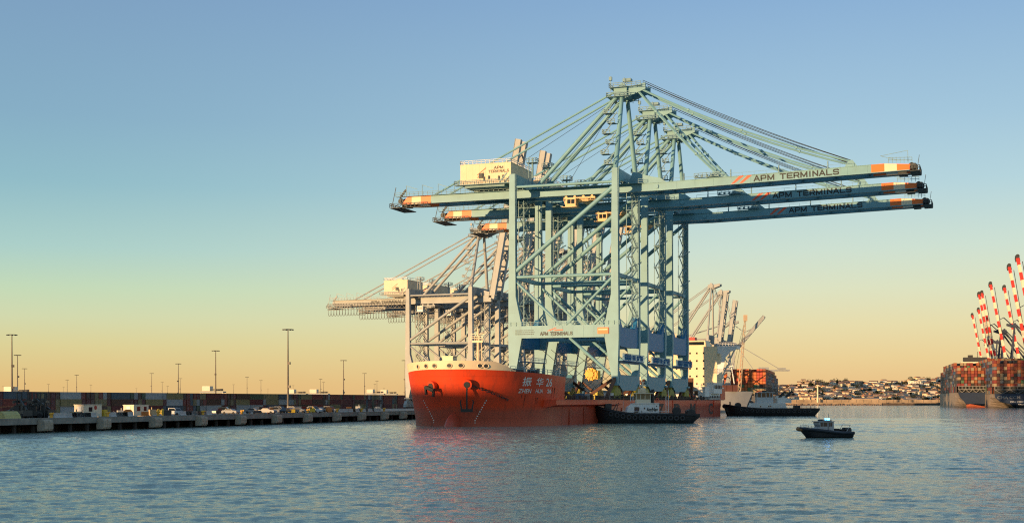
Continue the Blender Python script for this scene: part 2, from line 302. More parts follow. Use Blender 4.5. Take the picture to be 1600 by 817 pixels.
# ================================================================== ship-to-shore crane
D8 = dict(G=30.5, B=22.7, zb=6.0, zleg=10.66, zport=27.2, dport=3.5, zmid=41.3, ztie=67.2, zltop=70.9, zapex=94.0, ub=-38.5, uh=41.0, ut=109.3, zg=66.3,
          boom=1.45, body=crane_blue, deep=crane_deep, house=house_cream, detail=2, lw=1.65, bands='orange')
def make_crane(P, label, loc, rz, group):
    G, B, zb = P['G'], P['B'], P['zb']; body = P['body']; det = P['detail']
    root = empty('ship_to_shore_crane', (loc[0], loc[1], zb), rz); tag(root, label, 'crane', group)
    Z = lambda z: z - zb
    lw = P['lw']; zp, zpb = Z(P['zport']), Z(P['zport'] - P['dport']); zl = Z(P['zleg']); zt = Z(P['ztie']); zm = Z(P['zmid']); ztop = Z(P['zltop'])
    h = lw / 2
    for side, u in ((-1, 0), (1, G)):
        for v in (0, B):
            s = -side  # haunches widen towards the middle of the portal
            mb = MB()
            poly = [(u - side * -h * -1, zl), (u - h, zl)] if False else None
            inner = u + s * h; outer = u - s * h
            low = [(outer, zl), (u + s * h * .7, zl), (u + s * (h + 2.1), zpb), (u + s * (h + 2.1), zp), (u + s * (h + .25), zp + 8.5 * (ztop / 65)), (inner, ztop), (outer, ztop), (outer - s * .35, zpb)]
            mb.prism(low, v - .85, v + .85)
            mb.box(u - 1.4, u + 1.4, v - 1.3, v + 1.3, zl - .5, zl)
            if det > 1:
                for z in range(int(zp) + 4, int(ztop) - 2, 7): mb.box(u - h - .06, u + h + .06, v - .90, v + .90, z, z + .10)
                lx = u + h + .25
                mb.bar((lx, v - .5, zp), (lx, v - .5, ztop), .1, .1); mb.bar((lx, v + .1, zp), (lx, v + .1, ztop), .1, .1)
            mb.build('leg', body, root)
    nb = 3
    for u in (0, G):
        for v in (0.0, B):
            mb = MB(); y0, y1 = (v - 4.5, v + 5.5) if v == 0 else (v - 5.5, v + 4.5); y0, y1 = y0 + .8, y1 - .8
            for k in range(6):
                yy = y0 + (y1 - y0) * (k + .5) / 6; mb.tube((u - .5, yy, .42), (u + .5, yy, .42), .40, 10, mi=1)
            for k in range(3):
                a = y0 + (y1 - y0) * k / 3; mb.prism([(a + .15, .5), (a + (y1 - y0) / 3 - .15, .5), (a + (y1 - y0) / 3 - .5, 1.5), (a + .5, 1.5)], u - .75, u + .75, 'x')
            mb.prism([(y0 + .3, 1.5), (y1 - .3, 1.5), (v + 2.2, zl * .72), (v - 2.2, zl * .72)], u - .7, u + .7, 'x')
            mb.box(u - .6, u + .6, v - 1.0, v + 1.0, zl * .72, zl - .5)
            mb.build('bogie', [P.get('bog', body), dark_steel], root)
    for v in (0, B):   # portal beams, one to each side frame
        mb = MB(); x0, x1 = h + 2.1, G - h - 2.1
        mb.box(x0, x1, v - .95, v + .95, zpb, zp)
        if det > 1:
            for k in range(1, 8): mb.box(x0 + (x1 - x0) * k / 8 - .04, x0 + (x1 - x0) * k / 8 + .04, v - .99, v + .99, zpb + .1, zp - .1)
            mb.rail((-2, v - 1, zp), (G + 1.5, v - 1, zp), 1.1, 1.6, .045)
        pb = mb.build('portal_beam', body, root)
        if det > 1:
            wide_lettering('APM TERMINALS', flat3((8.6, v - 1.03, zpb + .75), (1, 0, 0), (0, 0, 1), 9.6, .95), letter_dark, pb, .24)
            sm = MB(); sm.add([(10.6, v - 1.03, zpb + 2.0), (11.5, v - 1.03, zpb + 2.0), (13.6, v - 1.03, zpb + 2.9), (13.1, v - 1.03, zpb + 2.9)], [(0, 1, 2, 3)])
            sm.add([(12.4, v - 1.03, zpb + 2.0), (15.4, v - 1.03, zpb + 2.05), (15.4, v - 1.03, zpb + 2.35), (13.2, v - 1.03, zpb + 2.35)], [(0, 1, 2, 3)]); sm.build('slash_mark', slash_red, pb)
            pl = MB()
            rr = random.Random(3)
            for j in range(3):
                x = 1.0
                while x < 6.6:
                    w = rr.uniform(.25, .7); pl.box(x, min(x + w, 6.8), v - 1.02, v - .95, zpb + 1.05 + j * .55, zpb + 1.22 + j * .55); x += w + .16
            pl.build('capacity_lettering', letter_dark, pb)
            if v == 0:
                sg = MB(); sg.box(25.6, 28.8, -1.12, -1.03, zp - 2.6, zp - .8).build('sign', M('sign_orange', (.82, .22, .06), .5, var=.04), pb)
                s2 = MB(); s2.box(25.85, 28.55, -1.16, -1.12, zp - 1.55, zp - 1.25); s2.build('sign_band', white_pt, sg if False else pb)
    # side members running along the rails
    for u in (0, G):
        mb = MB(); z0, z1 = zpb - 2.6, zp
        mb.prism([(1, z0 + 1.2), (2.2, z0 + .2), (4, z0), (B - 4, z0), (B - 2.2, z0 + .2), (B - 1, z0 + 1.2), (B - 1, z1 + 3), (B - 4.5, z1 - .6), (4.5, z1 - .6), (1, z1 + 3)], u - .8, u + .8, 'x')
        mb.build('rail_side_beam', P['deep'], root)
        mb = MB(); mb.prism([(1.0, zl + 3.6), (2.6, zl + 2.4), (B - 2.6, zl + 2.4), (B - 1.0, zl + 3.6), (B - 1.0, zl - .5), (B - 4.2, zl - 1.9), (4.2, zl - 1.9), (1.0, zl - .5)], u - .95, u + .95, 'x')
        mb.box(u - 1.05, u + 1.05, 2.8, B - 2.8, zl + 2.41, zl + 2.5)
        mb.build('sill_beam', M('crane_mid_blue_paint', (.13, .30, .37), .5, var=.12, rust=.12) if det > 1 else P['deep'], root)
        if det:
            mb = MB(); zw = zl + 6.6; mb.box(u + .8, u + 2.3, -.5, B + .5, zw - .25, zw)
            if u == G:
                mb.rail((u + 2.3, -.5, zw), (u + 2.3, B + .5, zw), 1.8, .8, .07); mb.box(u + .85, u + 1.1, 1, B - 1, zw - .9, zw - .25)
                for k in range(5): mb.box(u + 2.0, u + 2.25, 1.5 + k * 4.2, 4.6 + k * 4.2, zw + .15, zw + 1.6)
            else: mb.rail((u + 2.3, -.5, zw), (u + 2.3, B + .5, zw), 1.2, 1.2, .05)
            mb.build('walkway', crane_deep if det > 1 else body, root)
        mb = MB(); mb.bar((u, 1, zm), (u, B - 1, zm), 1.0, 1.1); mb.build('side_tie', body, root)
        mb = MB(); mb.prism([(1, ztop), (B - 1, ztop), (B - 1, ztop - 4.4), (B - 3, ztop - 2.9), (3, ztop - 2.9), (1, ztop - 4.4)], u - .9, u + .9, 'x'); mb.build('top_cross_beam', body, root)
    # side frames: horizontal tubes and diagonals
    for v in (0, B):
        MB().tube((h, v, zt), (G - h, v, zt), .40, 10).build('tie_tube', body, root, smooth=True)
        MB().tube((h, v, zm), (G - h, v, zm), .46, 10).build('tie_tube', body, root, smooth=True)
        MB().tube((h, v, zm + 1.6), (G - h, v, zt - 1.6), .64, 12).build('diagonal_brace', body, root, smooth=True)
        MB().tube((h, v, zm - 1.2), (G / 2 - 1, v, zp + .3), .42, 10).build('diagonal_brace', body, root, smooth=True)
        MB().tube((G - h, v, zm - .8), (G / 2 + 1, v, zp + .3), .42, 10).build('diagonal_brace', body, root, smooth=True)
        MB().tube((G * .56, v, zpb), (G - 1.4, v, zl + 2.6), .45, 8).build('diagonal_brace', body, root, smooth=True)
        MB().prism([(G / 2 - 3.2, zp), (G / 2 + 3.2, zp), (G / 2 + 1.6, zp + 1.3), (G / 2 - 1.6, zp + 1.3)], v - .25, v + .25).build('gusset_plate', body, root)
    if det:   # zigzag stair tower up the waterside frame and one up the landside frame
        for uu, va, vb in ((G + 1.6, 9.0, 15.5), (-1.8, 12, 17)):
            mb = MB(); z = zp; f = 0
            for y in (va, vb):
                for x in (uu - .8, uu + .8): mb.bar((x, y, zp), (x, y, ztop - 4), .16, .16)
            while z < ztop - 7:
                a, b = (va, vb) if f % 2 == 0 else (vb, va)
                for x in (uu - .5, uu + .5): mb.bar((x, a, z), (x, b, z + 3.3), .22, .3)
                mb.bar((uu + .5, a, z + 1.0), (uu + .5, b, z + 4.3), .09, .09)
                mb.box(uu - .9, uu + .9, b - .7, b + .7, z + 3.2, z + 3.34)
                if f % 3 == 2: mb.bar((uu, va, z), (uu, B if uu > 0 else B, z + 3), .25, .25)
                z += 3.3; f += 1
            mb.build('stair_tower', crane_rail if det > 1 else body, root)
    # ---- girders (backreach to hinge)
    zg = Z(P['zg']); v1, v2 = B / 2 - P.get('gs', 3.25), B / 2 + P.get('gs', 3.25); ub, uh, ut = P['ub'], P['uh'], P['ut']; gh = P.get('gh', 1.02)
    gm = []; band = P['bands']
    for v in (v1, v2):
        mb = MB(); x0 = ub + 9.5 if band == 'orange' else ub
        mb.box(x0, uh, v - .7, v + .7, zg - gh, zg + gh); mb.box(x0, uh, v - .95, v + .95, zg - gh - .16, zg - gh); mb.box(x0, uh, v - .95, v + .95, zg + gh, zg + gh + .12)
        g = mb.build('main_girder', body, root); gm.append(g)
        if band == 'orange':
            for a, b, mt, nm in ((ub + 6.2, ub + 9.5, orange_pt, 'orange_panel'), (ub + 3.2, ub + 6.2, white_pt, 'white_panel')):
                MB().box(a, b, v - .72, v + .72, zg - gh - .16, zg + gh + .12).build(nm, mt, g)
            MB().prism([(ub + 3.2, zg - gh - .16), (ub + 3.2, zg + gh + .12), (ub + 1.7, zg + gh), (ub, zg - gh)], v - .72, v + .72).build('orange_panel', orange_pt, g)
    for x in ([ub + 2 + k * 9.5 for k in range(int((uh - ub) / 9.5) + 1)]):
        gm[0].data  # cross ties between the two girders live in one part
    mb = MB()
    for k in range(int((uh - ub) / 9.5) + 1): mb.box(ub + 2 + k * 9.5, ub + 2.8 + k * 9.5, v1 + .7, v2 - .7, zg - .2, zg + .7)
    mb.build('cross_tie', body, root)
    if det:
        mb = MB(); e = v1 - .95
        mb.box(ub - 1.5, uh - 4, e - 1.1, e, zg + gh + .0, zg + gh + .1); mb.rail((ub - 1.5, e - 1.1, zg + gh), (uh - 4, e - 1.1, zg + gh), 1.2, 1.5, .05)
        for k in range(4):   # light davits over the end of the backreach
            x = ub + 2 + k * 5.2; mb.bar((x, v1 - 1.9, zg + gh), (x, v1 - 1.9, zg + gh + 3.2), .14, .14); mb.bar((x, v1 - 1.9, zg + gh + 3.2), (x + 3.6, v1 - 1.9, zg + gh + 2.0), .14, .14)
        mb.build('girder_walkway', crane_rail if det > 1 else body, root)
        mb = MB()   # rope sheaves, tension gear and platform on the end of the backreach
        mb.box(ub - 3.5, ub + .6, v1 - 2, v2 + 2, zg - 2.3, zg - 2.1); mb.rail((ub - 3.5, v1 - 2, zg - 2.1), (ub - 3.5, v2 + 2, zg - 2.1), 1.2, 1.3, .07)
        mb.rail((ub - 3.5, v1 - 2, zg - 2.1), (ub + 9, v1 - 2, zg - 2.1), 1.2, 1.3, .07); mb.box(ub, ub + 10, v1 - 2, v1 - 1, zg - 2.3, zg - 2.15)
        for k in range(4): mb.tube((ub - 1.2 + k * .9, v1 + 1 + k * 1.2, zg + .2), (ub - 1.2 + k * .9, v1 + 1.3 + k * 1.2, zg + .2), .9, 12)
        mb.bar((ub - 1, v1, zg + 1), (ub + 1, v1, zg + 3.4), .5, .5); mb.bar((ub - 3, v1 - 1.6, zg - 2), (ub - 1.6, v1 - 1.6, zg + 4), .15, .15)
        for k in range(9):
            x = ub - 2 + k * 1.3; mb.bar((x, v1 - 1.8, zg - 2.2), (x + .7, v1 - 1.0, zg - 1.1), .12, .12)
        mb.box(ub - .8, ub + .9, v1 + 1, v2 - 1, zg - 1.5, zg - .1)
        mb.build('backreach_end_gear', [crane_dark if det > 1 else body], root)
    if P.get('festoon'):
        mb = MB(); x = ub - 3
        while x < -3:      # maintenance truss slung under the backreach
            mb.bar((x, v1 - 1.8, zg - 1.4), (x + 1.2, v1 - 1.8, zg - 3.0), .14, .14); mb.bar((x + 1.2, v1 - 1.8, zg - 3.0), (x + 2.4, v1 - 1.8, zg - 1.4), .14, .14); x += 2.4
        mb.bar((ub - 3, v1 - 1.8, zg - 3.0), (-3, v1 - 1.8, zg - 3.0), .2, .2); mb.bar((ub - 3, v1 - 1.8, zg - 1.4), (-3, v1 - 1.8, zg - 1.4), .2, .2); mb.rail((ub - 3, v1 - 1.8, zg - 1.3), (-3, v1 - 1.8, zg - 1.3), 1.1, 1.4, .06)
        mb.build('backreach_truss', M('truss_dark_grey', (.15, .14, .12), .6, var=.3), root)
        mb = MB()
        for k in range(13):
            x = ub - 2 + k * 1.5; pts = [(x + .75 * math.sin(a), v1 - 1.6, zg - 1.6 - 4.6 * (1 - abs(math.cos(a / 1.0)) ** .5) if False else zg - 1.4 - 4.4 * math.sin(math.pi * j / 6) ** .6) for j, a in enumerate([-1.2, -1.3, -.8, 0, .8, 1.3, 1.2])]
            mb.path(pts, .10, 5)
        mb.build('festoon_cable', M('truss_dark_grey', (0, 0, 0)), root)
    # ---- boom
    ang = R(P['boom']); ca, sa = math.cos(ang), math.sin(ang); hz = zg
    def bp(a, v, w): return Vector((uh + (a - uh) * ca - w * sa, v, hz + (a - uh) * sa + w * ca))
    def bbox(mb, a0, a1, y0, y1, w0, w1, mi=0, w1b=None, w0b=None):
        w1b = w1 if w1b is None else w1b; w0b = w0 if w0b is None else w0b
        vs = [bp(a0, y0, w0), bp(a1, y0, w0b), bp(a1, y1, w0b), bp(a0, y1, w0), bp(a0, y0, w1), bp(a1, y0, w1b), bp(a1, y1, w1b), bp(a0, y1, w1)]
        mb.add(vs, [(0, 3, 2, 1), (4, 5, 6, 7), (0, 1, 5, 4), (1, 2, 6, 5), (2, 3, 7, 6), (3, 0, 4, 7)], mi)
    mb = MB(); bmats = [body]
    endb = ut - 10 if band == 'orange' else ut
    if band == 'redwhite':
        bmats = [M('boom_signal_red', (.62, .03, .02), .5, var=.1), M('boom_signal_white', (.80, .68, .48), .5, var=.1)]
        nbands = 13; step = (ut - uh) / nbands
        for k in range(nbands):
            for v in (v1, v2): bbox(mb, uh + k * step, uh + (k + 1) * step, v - .7, v + .7, -gh, gh, k % 2)
            bbox(mb, uh + k * step + 2, uh + k * step + 2.8, v1 + .9, v2 - .9, -.4, .5, (k + 1) % 2)
            bbox(mb, uh + k * step, uh + (k + 1) * step, v1 + .72, v2 - .72, -.2, .1, k % 2)
    else:
        for v in (v1, v2):
            bbox(mb, uh, endb, v - .7, v + .7, -gh, gh); bbox(mb, uh, ut - .2, v - 1.0, v + 1.0, -gh - .18, -gh)
            bbox(mb, uh, endb, v - .9, v + .9, gh, gh + .1)
            if det > 1:
                for k in range(1, 12): bbox(mb, uh + k * 5.2, uh + k * 5.2 + .08, v - .74, v + .74, -gh, gh)
        if band == 'none':
            a_ = uh + 1; k_ = 0
            while a_ < ut - 6:
                va, vb = (v1 + .6, v2 - .6) if k_ % 2 else (v2 - .6, v1 + .6)
                mb.bar(bp(a_, va, 0), bp(a_ + 4.5, vb, 0), .5, .5); mb.bar(bp(a_, v1 + .6, 0), bp(a_, v2 - .6, 0), .6, .6); a_ += 4.5; k_ += 1
        for k in range(int((ut - uh) / 9)): bbox(mb, uh + 3 + k * 9, uh + 3.8 + k * 9, v1 + .7, v2 - .7, -.5, .6)
    boom = mb.build('boom', bmats, root)
    if band == 'orange':
        for v in (v1, v2):
            for a, b, mt, nm, dz in ((ut - 10, ut - 6.6, orange_pt, 'orange_panel', 0), (ut - 6.6, ut - 3.4, white_pt, 'white_panel', .35), (ut - 3.4, ut, orange_pt, 'orange_panel', .7)):
                q = MB(); bbox(q, a, b, v - .72, v + .72, -gh, gh + .1 - (dz - .35 if dz else 0), 0, gh + .1 - dz); q.build(nm, mt, boom)
        yv = v1 - .745
        wide_lettering('APM TERMINALS', lambda a, b, d=0: bp(68.0 + a * 22.8, yv - d, -.72 + b * 1.44), letter_dark, boom, .23)
        q = MB()
        for a in (61.6, 63.9): q.add([bp(a, yv, -1.0), bp(a + .8, yv, -1.0), bp(a + 3.6, yv, 1.0), bp(a + 2.3, yv, 1.0)], [(0, 1, 2, 3)])
        q.build('slash_mark', slash_red, boom)
    if band == 'redwhite':
        q = MB(); q.tube(bp(ut + .6, v1 - 1.2, 0), bp(ut + .6, v2 + 1.2, 0), 1.5, 12); bbox(q, ut - 3, ut, v1 - 1.6, v1 - .8, -1.8, 1.8); q.bar(bp(uh + 30, v2 + .8, 1), bp(ut - 4, v2 + .8, 2.6), .5, .5); q.build('boom_tip_sheave', dark_steel, boom)
    if det > 1:
        q = MB()
        for (a, L) in ((54.5, 6), (92.2, 3.6)):   # brackets that take the stays
            for v in (v1, v2):
                q.add([bp(a, v - .3, gh), bp(a + L, v - .3, gh), bp(a + L * .62, v - .3, gh + 1.9), bp(a + L * .35, v - .3, gh + 1.9), bp(a, v + .3, gh), bp(a + L, v + .3, gh), bp(a + L * .62, v + .3, gh + 1.9), bp(a + L * .35, v + .3, gh + 1.9)],
                      [(0, 1, 2, 3), (7, 6, 5, 4), (0, 4, 5, 1), (1, 5, 6, 2), (2, 6, 7, 3), (3, 7, 4, 0)])
            q.tube(bp(a + L * .5, v1, gh + 1.2), bp(a + L * .5, v2, gh + 1.2), .35)
        q.build('stay_bracket', body, boom)
        q = MB(); e = v1 - 1.0
        for k in range(16):
            a = uh + 4 + k * 3.3
            if k % 4 == 1: q.tube(bp(a, v1, gh), bp(a, v1, gh + 2.2), .16)
            q.bar(bp(a, e, gh), bp(a, e, gh + .9), .07, .07)
        q.bar(bp(uh + 4, e, gh + .9), bp(uh + 54, e, gh + .9), .06, .06)
        bbox(q, uh + 10.5, uh + 17.5, v1 - 1.8, v1 - .6, gh + .3, gh + .45); q.rail(bp(uh + 10.5, v1 - 1.8, gh + .4), bp(uh + 17.5, v1 - 1.8, gh + .4), 1.1, 1.1, .07)
        for k in range(5): q.sphere(bp(uh + 11 + k * 1.5, v1 - .9, gh + .8), .4, 6)
        q.build('boom_walkway', crane_rail, boom)
        q = MB()   # tip sheaves, buffers and railing
        for k in range(5): q.tube(bp(ut + .3 + (k % 2) * .6, v1 + .2 + k * 1.4, .2), bp(ut + .3 + (k % 2) * .6, v1 + .6 + k * 1.4, .2), .85, 12)
        bbox(q, ut - .1, ut + 2.4, v1 - 1.2, v2 + 1.2, -1.5, -1.3); bbox(q, ut, ut + 1.4, v1 - 1, v2 + 1, -.9, .6); bbox(q, ut - 6, ut - .5, v1 - 1.6, v1 - .8, -2.3, -2.1)
        bbox(q, ut - 3.2, ut - 1, v1 + .2, v2 - .2, -1.7, -1.3)
        q.rail(bp(ut - .1, v1 - 1.2, -1.3), bp(ut + 2.4, v1 - 1.2, -1.3), 1.2, .8, .08); q.rail(bp(ut + 2.4, v1 - 1.2, -1.3), bp(ut + 2.4, v2 + 1.2, -1.3), 1.2, 1.2, .08)
        q.bar(bp(ut + 1.8, v1 - 1, -1), bp(ut + 2.4, v1 - 1, 2.6), .12, .12)
        q.build('boom_tip_gear', crane_dark, boom)
        q = MB(); q.rail(bp(ut - 5.5, v1 - 1.2, gh + .1), bp(ut + .5, v1 - 1.2, gh - .3), 1.4, .9, .06)
        q.bar(bp(ut - 7.5, v1 - 1.2, gh + 2.1), bp(ut - .5, v1 - 1.2, gh + 3.0), .1, .1); q.bar(bp(ut - .5, v1 - 1.2, gh), bp(ut - .5, v1 - 1.2, gh + 3.0), .12, .12); q.bar(bp(ut - 7.5, v1 - 1.2, gh + 2.1), bp(ut - 3, v1 - 1.2, gh + .6), .1, .1)
        q.build('boom_tip_railing', crane_rail, boom)
    # hinge cheeks
    mb = MB()
    for v in (v1, v2): mb.prism([(uh - 9, zg + gh), (uh + 2.5, zg + gh), (uh + .5, zg + gh + 1.4), (uh - 2.2, zg + gh + 2.0), (uh - 7.5, zg + gh + 3.6)], v - .45, v + .45)
    mb.tube((uh - .5, v1 - 1, zg), (uh - .5, v2 + 1, zg), .6)
    mb.build('boom_hinge', P.get('hinge', body), root)
    # ---- A-frame
    za = Z(P['zapex']); ua = P.get('ua', 29.5); c1, c2 = B / 2 - 2.6, B / 2 + 2.6
    for v0, vc in ((0, c1), (B, c2)):
        MB().tube((G, v0 + (1 if v0 == 0 else -1) * 0, ztop - .5), (ua + .6, vc, za), .76, 12, .6).build('a_frame_leg', body, root, smooth=True)
    for vg, vc in ((v1, c1), (v2, c2)):
        MB().tube((3.6, vg, zg + gh), (ua - 1, vc, za - 1.2), .62, 12).build('a_frame_back_leg', body, root, smooth=True)
    mb = MB()
    mb.box(ua - 1.6, ua + 2.2, c1 - 1.2, c2 + 1.2, za - 1.2, za + 1.4); mb.prism([(ua + 1.5, za + 1.2), (ua + 7.5, za + 2.2), (ua + 7.5, za + .4), (ua + 1.5, za - 1.8)], c1 - .5, c1 + .3); mb.prism([(ua + 1.5, za + 1.2), (ua + 7.5, za + 2.2), (ua + 7.5, za + .4), (ua + 1.5, za - 1.8)], c2 - .3, c2 + .5)
    for k in range(4): mb.tube((ua + 1.5 + k * 1.7, c1 + .7, za + 1.4), (ua + 1.5 + k * 1.7, c2 - .7, za + 1.4), .55, 10)
    for k in range(3): mb.tube((ua + .3, c1 + .8 + k * 1.5, za + 1.9), (ua + .3, c1 + 1.2 + k * 1.5, za + 1.9), 1.0, 12)
    mb.build('apex_head', body, root)
    if det:
        mb = MB(); zz = za - 1.6
        for (dz, ext) in ((0, 3.4), (2.6, 2.6)):
            a, b, c, d = ua - ext, ua + ext + (4 if dz else 0), c1 - 2.6, c2 + 2.6
            mb.box(a, b, c, c + 1.2, zz + dz, zz + dz + .12); mb.box(a, a + 1.2, c + 1.2, d, zz + dz, zz + dz + .12)
            mb.rail((a, c, zz + dz), (b, c, zz + dz), 1.2, 1.2, .07); mb.rail((a, c, zz + dz), (a, d, zz + dz), 1.2, 1.4, .07); mb.rail((a, d, zz + dz), (b, d, zz + dz), 1.2, 1.4, .07)
        mb.bar((ua - 2.6, c1 - 1, zz + 2), (ua - 2.6, c1 - 1, zz + 6.2), .14, .14); mb.bar((ua + 1.5, c1 - 1, zz + 2), (ua + 1.5, c1 - 1, zz + 5.6), .12, .12)
        mb.box(ua - 3.0, ua - 2.2, c1 - 1.4, c1 - .6, zz + 5.0, zz + 6.0); mb.box(ua + .8, ua + 3.2, c1 - .5, c1 + 1.5, zz + 4.6, zz + 5.4)
        mb.build('apex_platform', crane_rail if det > 1 else body, root)
        mb = MB(); zc = ztop + 1; k = 0       # landings and ladders climbing beside the A-frame
        while zc < za - 5:
            t = (zc - ztop) / (za - ztop); x = G + (ua - G) * t; y = c1 * t * 1.0; o = -1.6 - (k % 2) * 1.2
            mb.box(x + o - 1.2, x + o + 1.0, y - 1.8, y + .6, zc, zc + .13); mb.rail((x + o - 1.2, y - 1.8, zc), (x + o + 1.0, y - 1.8, zc), 1.15, .8, .08); mb.rail((x + o - 1.2, y - 1.8, zc), (x + o - 1.2, y + .6, zc), 1.15, .8, .07)
            mb.bar((x + o - .8, y - 1.2, zc), (x + o + 1.6, y - 1.2, zc + 3.2), .3, .2); mb.bar((x + o, y - .4, zc + .1), (x, y, zc + .1), .2, .2)
            zc += 3.1; k += 1
        mb.build('ladder_landing', crane_rail if det > 1 else body, root)
        mb = MB()
        for (x, y, hh) in ((3.2, v1 - .2, 9.5), (5.8, v2, 9.0)):
            mb.tube((x, y, zg + gh), (x, y, zg + gh + hh), .3, 8); mb.box(x - 1.5, x + 1.5, y - 1.4, y + 1.4, zg + gh + hh - 1.6, zg + gh + hh - 1.48)
            mb.rail((x - 1.5, y - 1.4, zg + gh + hh - 1.5), (x + 1.5, y - 1.4, zg + gh + hh - 1.5), 1.2, .9, .07); mb.rail((x + 1.5, y - 1.4, zg + gh + hh - 1.5), (x + 1.5, y + 1.4, zg + gh + hh - 1.5), 1.2, .9, .07)
            mb.bar((x - 1, y - .6, zg + gh), (x - 1, y - .6, zg + gh + hh), .12, .12); mb.bar((x - 1.5, y - .6, zg + gh + hh - 1.6), (x, y, zg + gh + hh - 3.6), .14, .14)
        mb.build('stay_post', crane_rail if det > 1 else body, root)
    for vg, vc in ((v1, c1), (v2, c2)):
        MB().tube((ua - 1.5, vc, za + .3), (ub + 9.8, vg, zg + gh), .30, 8).build('backstay', body, root, smooth=True)
        if P['boom'] < 20:
            for (a0, sag, r, dz) in ((94.5, 1.9, .30, 0), (57.5, .7, .34, -.6)):
                p, q = Vector((ua + 4.8, vc, za + 1.2 + dz)), bp(a0, vg, gh + 1.4); pts = [p.lerp(q, k / 8) - Vector((0, 0, sag * 4 * (k / 8) * (1 - k / 8))) for k in range(9)]
                m2 = MB().path(pts, r, 6); [m2.sphere(pp, r * 1.6, 6) for pp in pts[2:-1:2]]
                m2.build('forestay', body, root)
            if det > 1:
                m2 = MB()
                for k, a0 in enumerate((93.6, 93.9)):
                    p, q = Vector((ua + 6.5, vc + .5, za + 2.6 + .5 * k)), bp(a0, vg + .4, gh + 2.0); pts = [p.lerp(q, j / 8) - Vector((0, 0, 1.0 * 4 * (j / 8) * (1 - j / 8))) for j in range(9)]; m2.path(pts, .08, 4)
                m2.build('hoist_rope', crane_dark, root)
        else:
            k = bp(uh + (ut - uh) * .55, vg, gh); j = (Vector((ua + 3, vc, za)) + k) / 2 + Vector((1.5, 0, 5 if k.z > za else -5))
            MB().path([Vector((ua + 2, vc, za)), j, k], .28, 6).build('forestay', body, root)
    if det > 1:
        mb = MB()
        for (x, z, y) in ((-3, zg + 8.3, v1 + 1), (5, zg + 3, v2 - 1), (12, zg + 1.2, B / 2)): mb.tube((ua - 1.2, B / 2, za - 1), (x, y, z), .06, 4)
        mb.build('hoist_rope', crane_dark, root)
    # ---- machinery house
    mh = P.get('mh', (-17.2, -1.4)); z0, z1 = Z(P.get('mhz', (69.0, 74.8))[0]), Z(P.get('mhz', (69.0, 74.8))[1]); ya, yb = (2.0, 20.5) if B > 20 else (1.5, 16.5)
    mb = MB(); mb.box(mh[0], mh[1], ya, yb, z0, z1)
    if det > 1:
        for k in range(1, 8): mb.box(mh[0] + (mh[1] - mh[0]) * k / 8 - .03, mh[0] + (mh[1] - mh[0]) * k / 8 + .03, ya - .03, ya, z0, z1)
    house = mb.build('machinery_house', P['house'], root)
    mb = MB(); mb.box(mh[0] - .1, mh[1] + .1, ya - .1, yb + .1, z1, z1 + .16); mb.box(mh[0] + 4, mh[0] + 6.5, ya + 5, ya + 8, z1 + .16, z1 + 1.1); mb.build('roof', P['house'], house)
    if det:
        mb = MB(); mb.rail((mh[0], ya, z1 + .1), (mh[1], ya, z1 + .1), 1.1, 1.3, .06); mb.rail((mh[1], ya, z1 + .1), (mh[1], yb, z1 + .1), 1.1, 1.3, .06); mb.rail((mh[0], ya, z1 + .1), (mh[0], yb, z1 + .1), 1.1, 1.3, .06)
        mb.build('roof_railing', white_paint, house)
        mb = MB(); x = mh[0] + 5.8
        mb.box(x, x + 1.2, ya - .05, ya + .1, z0 + 1.7, z0 + 3.0); mb.box(x + .25, x + 1.4, ya - .5, ya, z0 + 1.7, z0 + 3.1)
        for k, xx in enumerate((7.3, 8.8, 11.9, 13.2)): mb.box(mh[0] + xx, mh[0] + xx + .4, ya - .3, ya, z0 + .9 + .3 * (k % 2), z0 + 2.1 + .2 * (k % 2))
        mb.build('vent', crane_dark, house)
        mb = MB(); mb.box(mh[0] - 1.2, mh[1] + .5, ya - 1.8, ya - .03, z0 - .35, z0 - .15); mb.rail((mh[0] - 1.2, ya - 1.8, z0 - .15), (mh[1] + .5, ya - 1.8, z0 - .15), 1.15, 1.1, .06); mb.rail((mh[0] - 1.2, ya - 1.8, z0 - .15), (mh[0] - 1.2, yb, z0 - .15), 1.15, 1.1, .06)
        mb.box(mh[0] + 1.5, mh[1] - 2, ya, yb, z0 - .9, z0 - .03); mb.bar((mh[1] - 3, ya - 1.6, z0 - .1), (mh[1] - .6, ya - 1.6, z0 + 2.6), .3, .3)
        for xx in (mh[0] + 3, mh[1] - 3):
            for vv in (v1, v2): mb.box(xx - .5, xx + .5, vv - .5, vv + .5, zg + gh + .12, z0 - .9)
        mb.build('house_platform', crane_rail if det > 1 else body, root)
    if det > 1:
        yv = ya - .06
        wide_lettering('APM', flat3((mh[0] + 10.6, yv, z0 + 4.2), (1, 0, 0), (0, 0, 1), 2.8, .75), letter_dark, house, .22)
        wide_lettering('TERMINALS', flat3((mh[0] + 8.9, yv, z0 + 3.15), (1, 0, 0), (0, 0, 1), 6.3, .75), letter_dark, house, .22)
    q = MB(); yv = ya - .06; a0 = mh[0] + (mh[1] - mh[0]) * .33
    for (dx, dz, L) in ((0, 2.7, 2.9), (0, 1.9, 2.3)): q.add([(a0 + dx, yv, z0 + dz), (a0 + dx + .3, yv, z0 + dz), (a0 + dx + L, yv, z0 + dz + L * .62), (a0 + dx + L - .1, yv, z0 + dz + L * .62 + .35 - .1)], [(0, 1, 2, 3)])
    if det: q.build('slash_mark', slash_red, house)
    if P.get('girder_text'):
        wide_lettering('APM TERMINALS', flat3((ub + 19, v1 - .99, zg - .65), (1, 0, 0), (0, 0, 1), 17.5, 1.3), letter_dark, gm[0], .19)
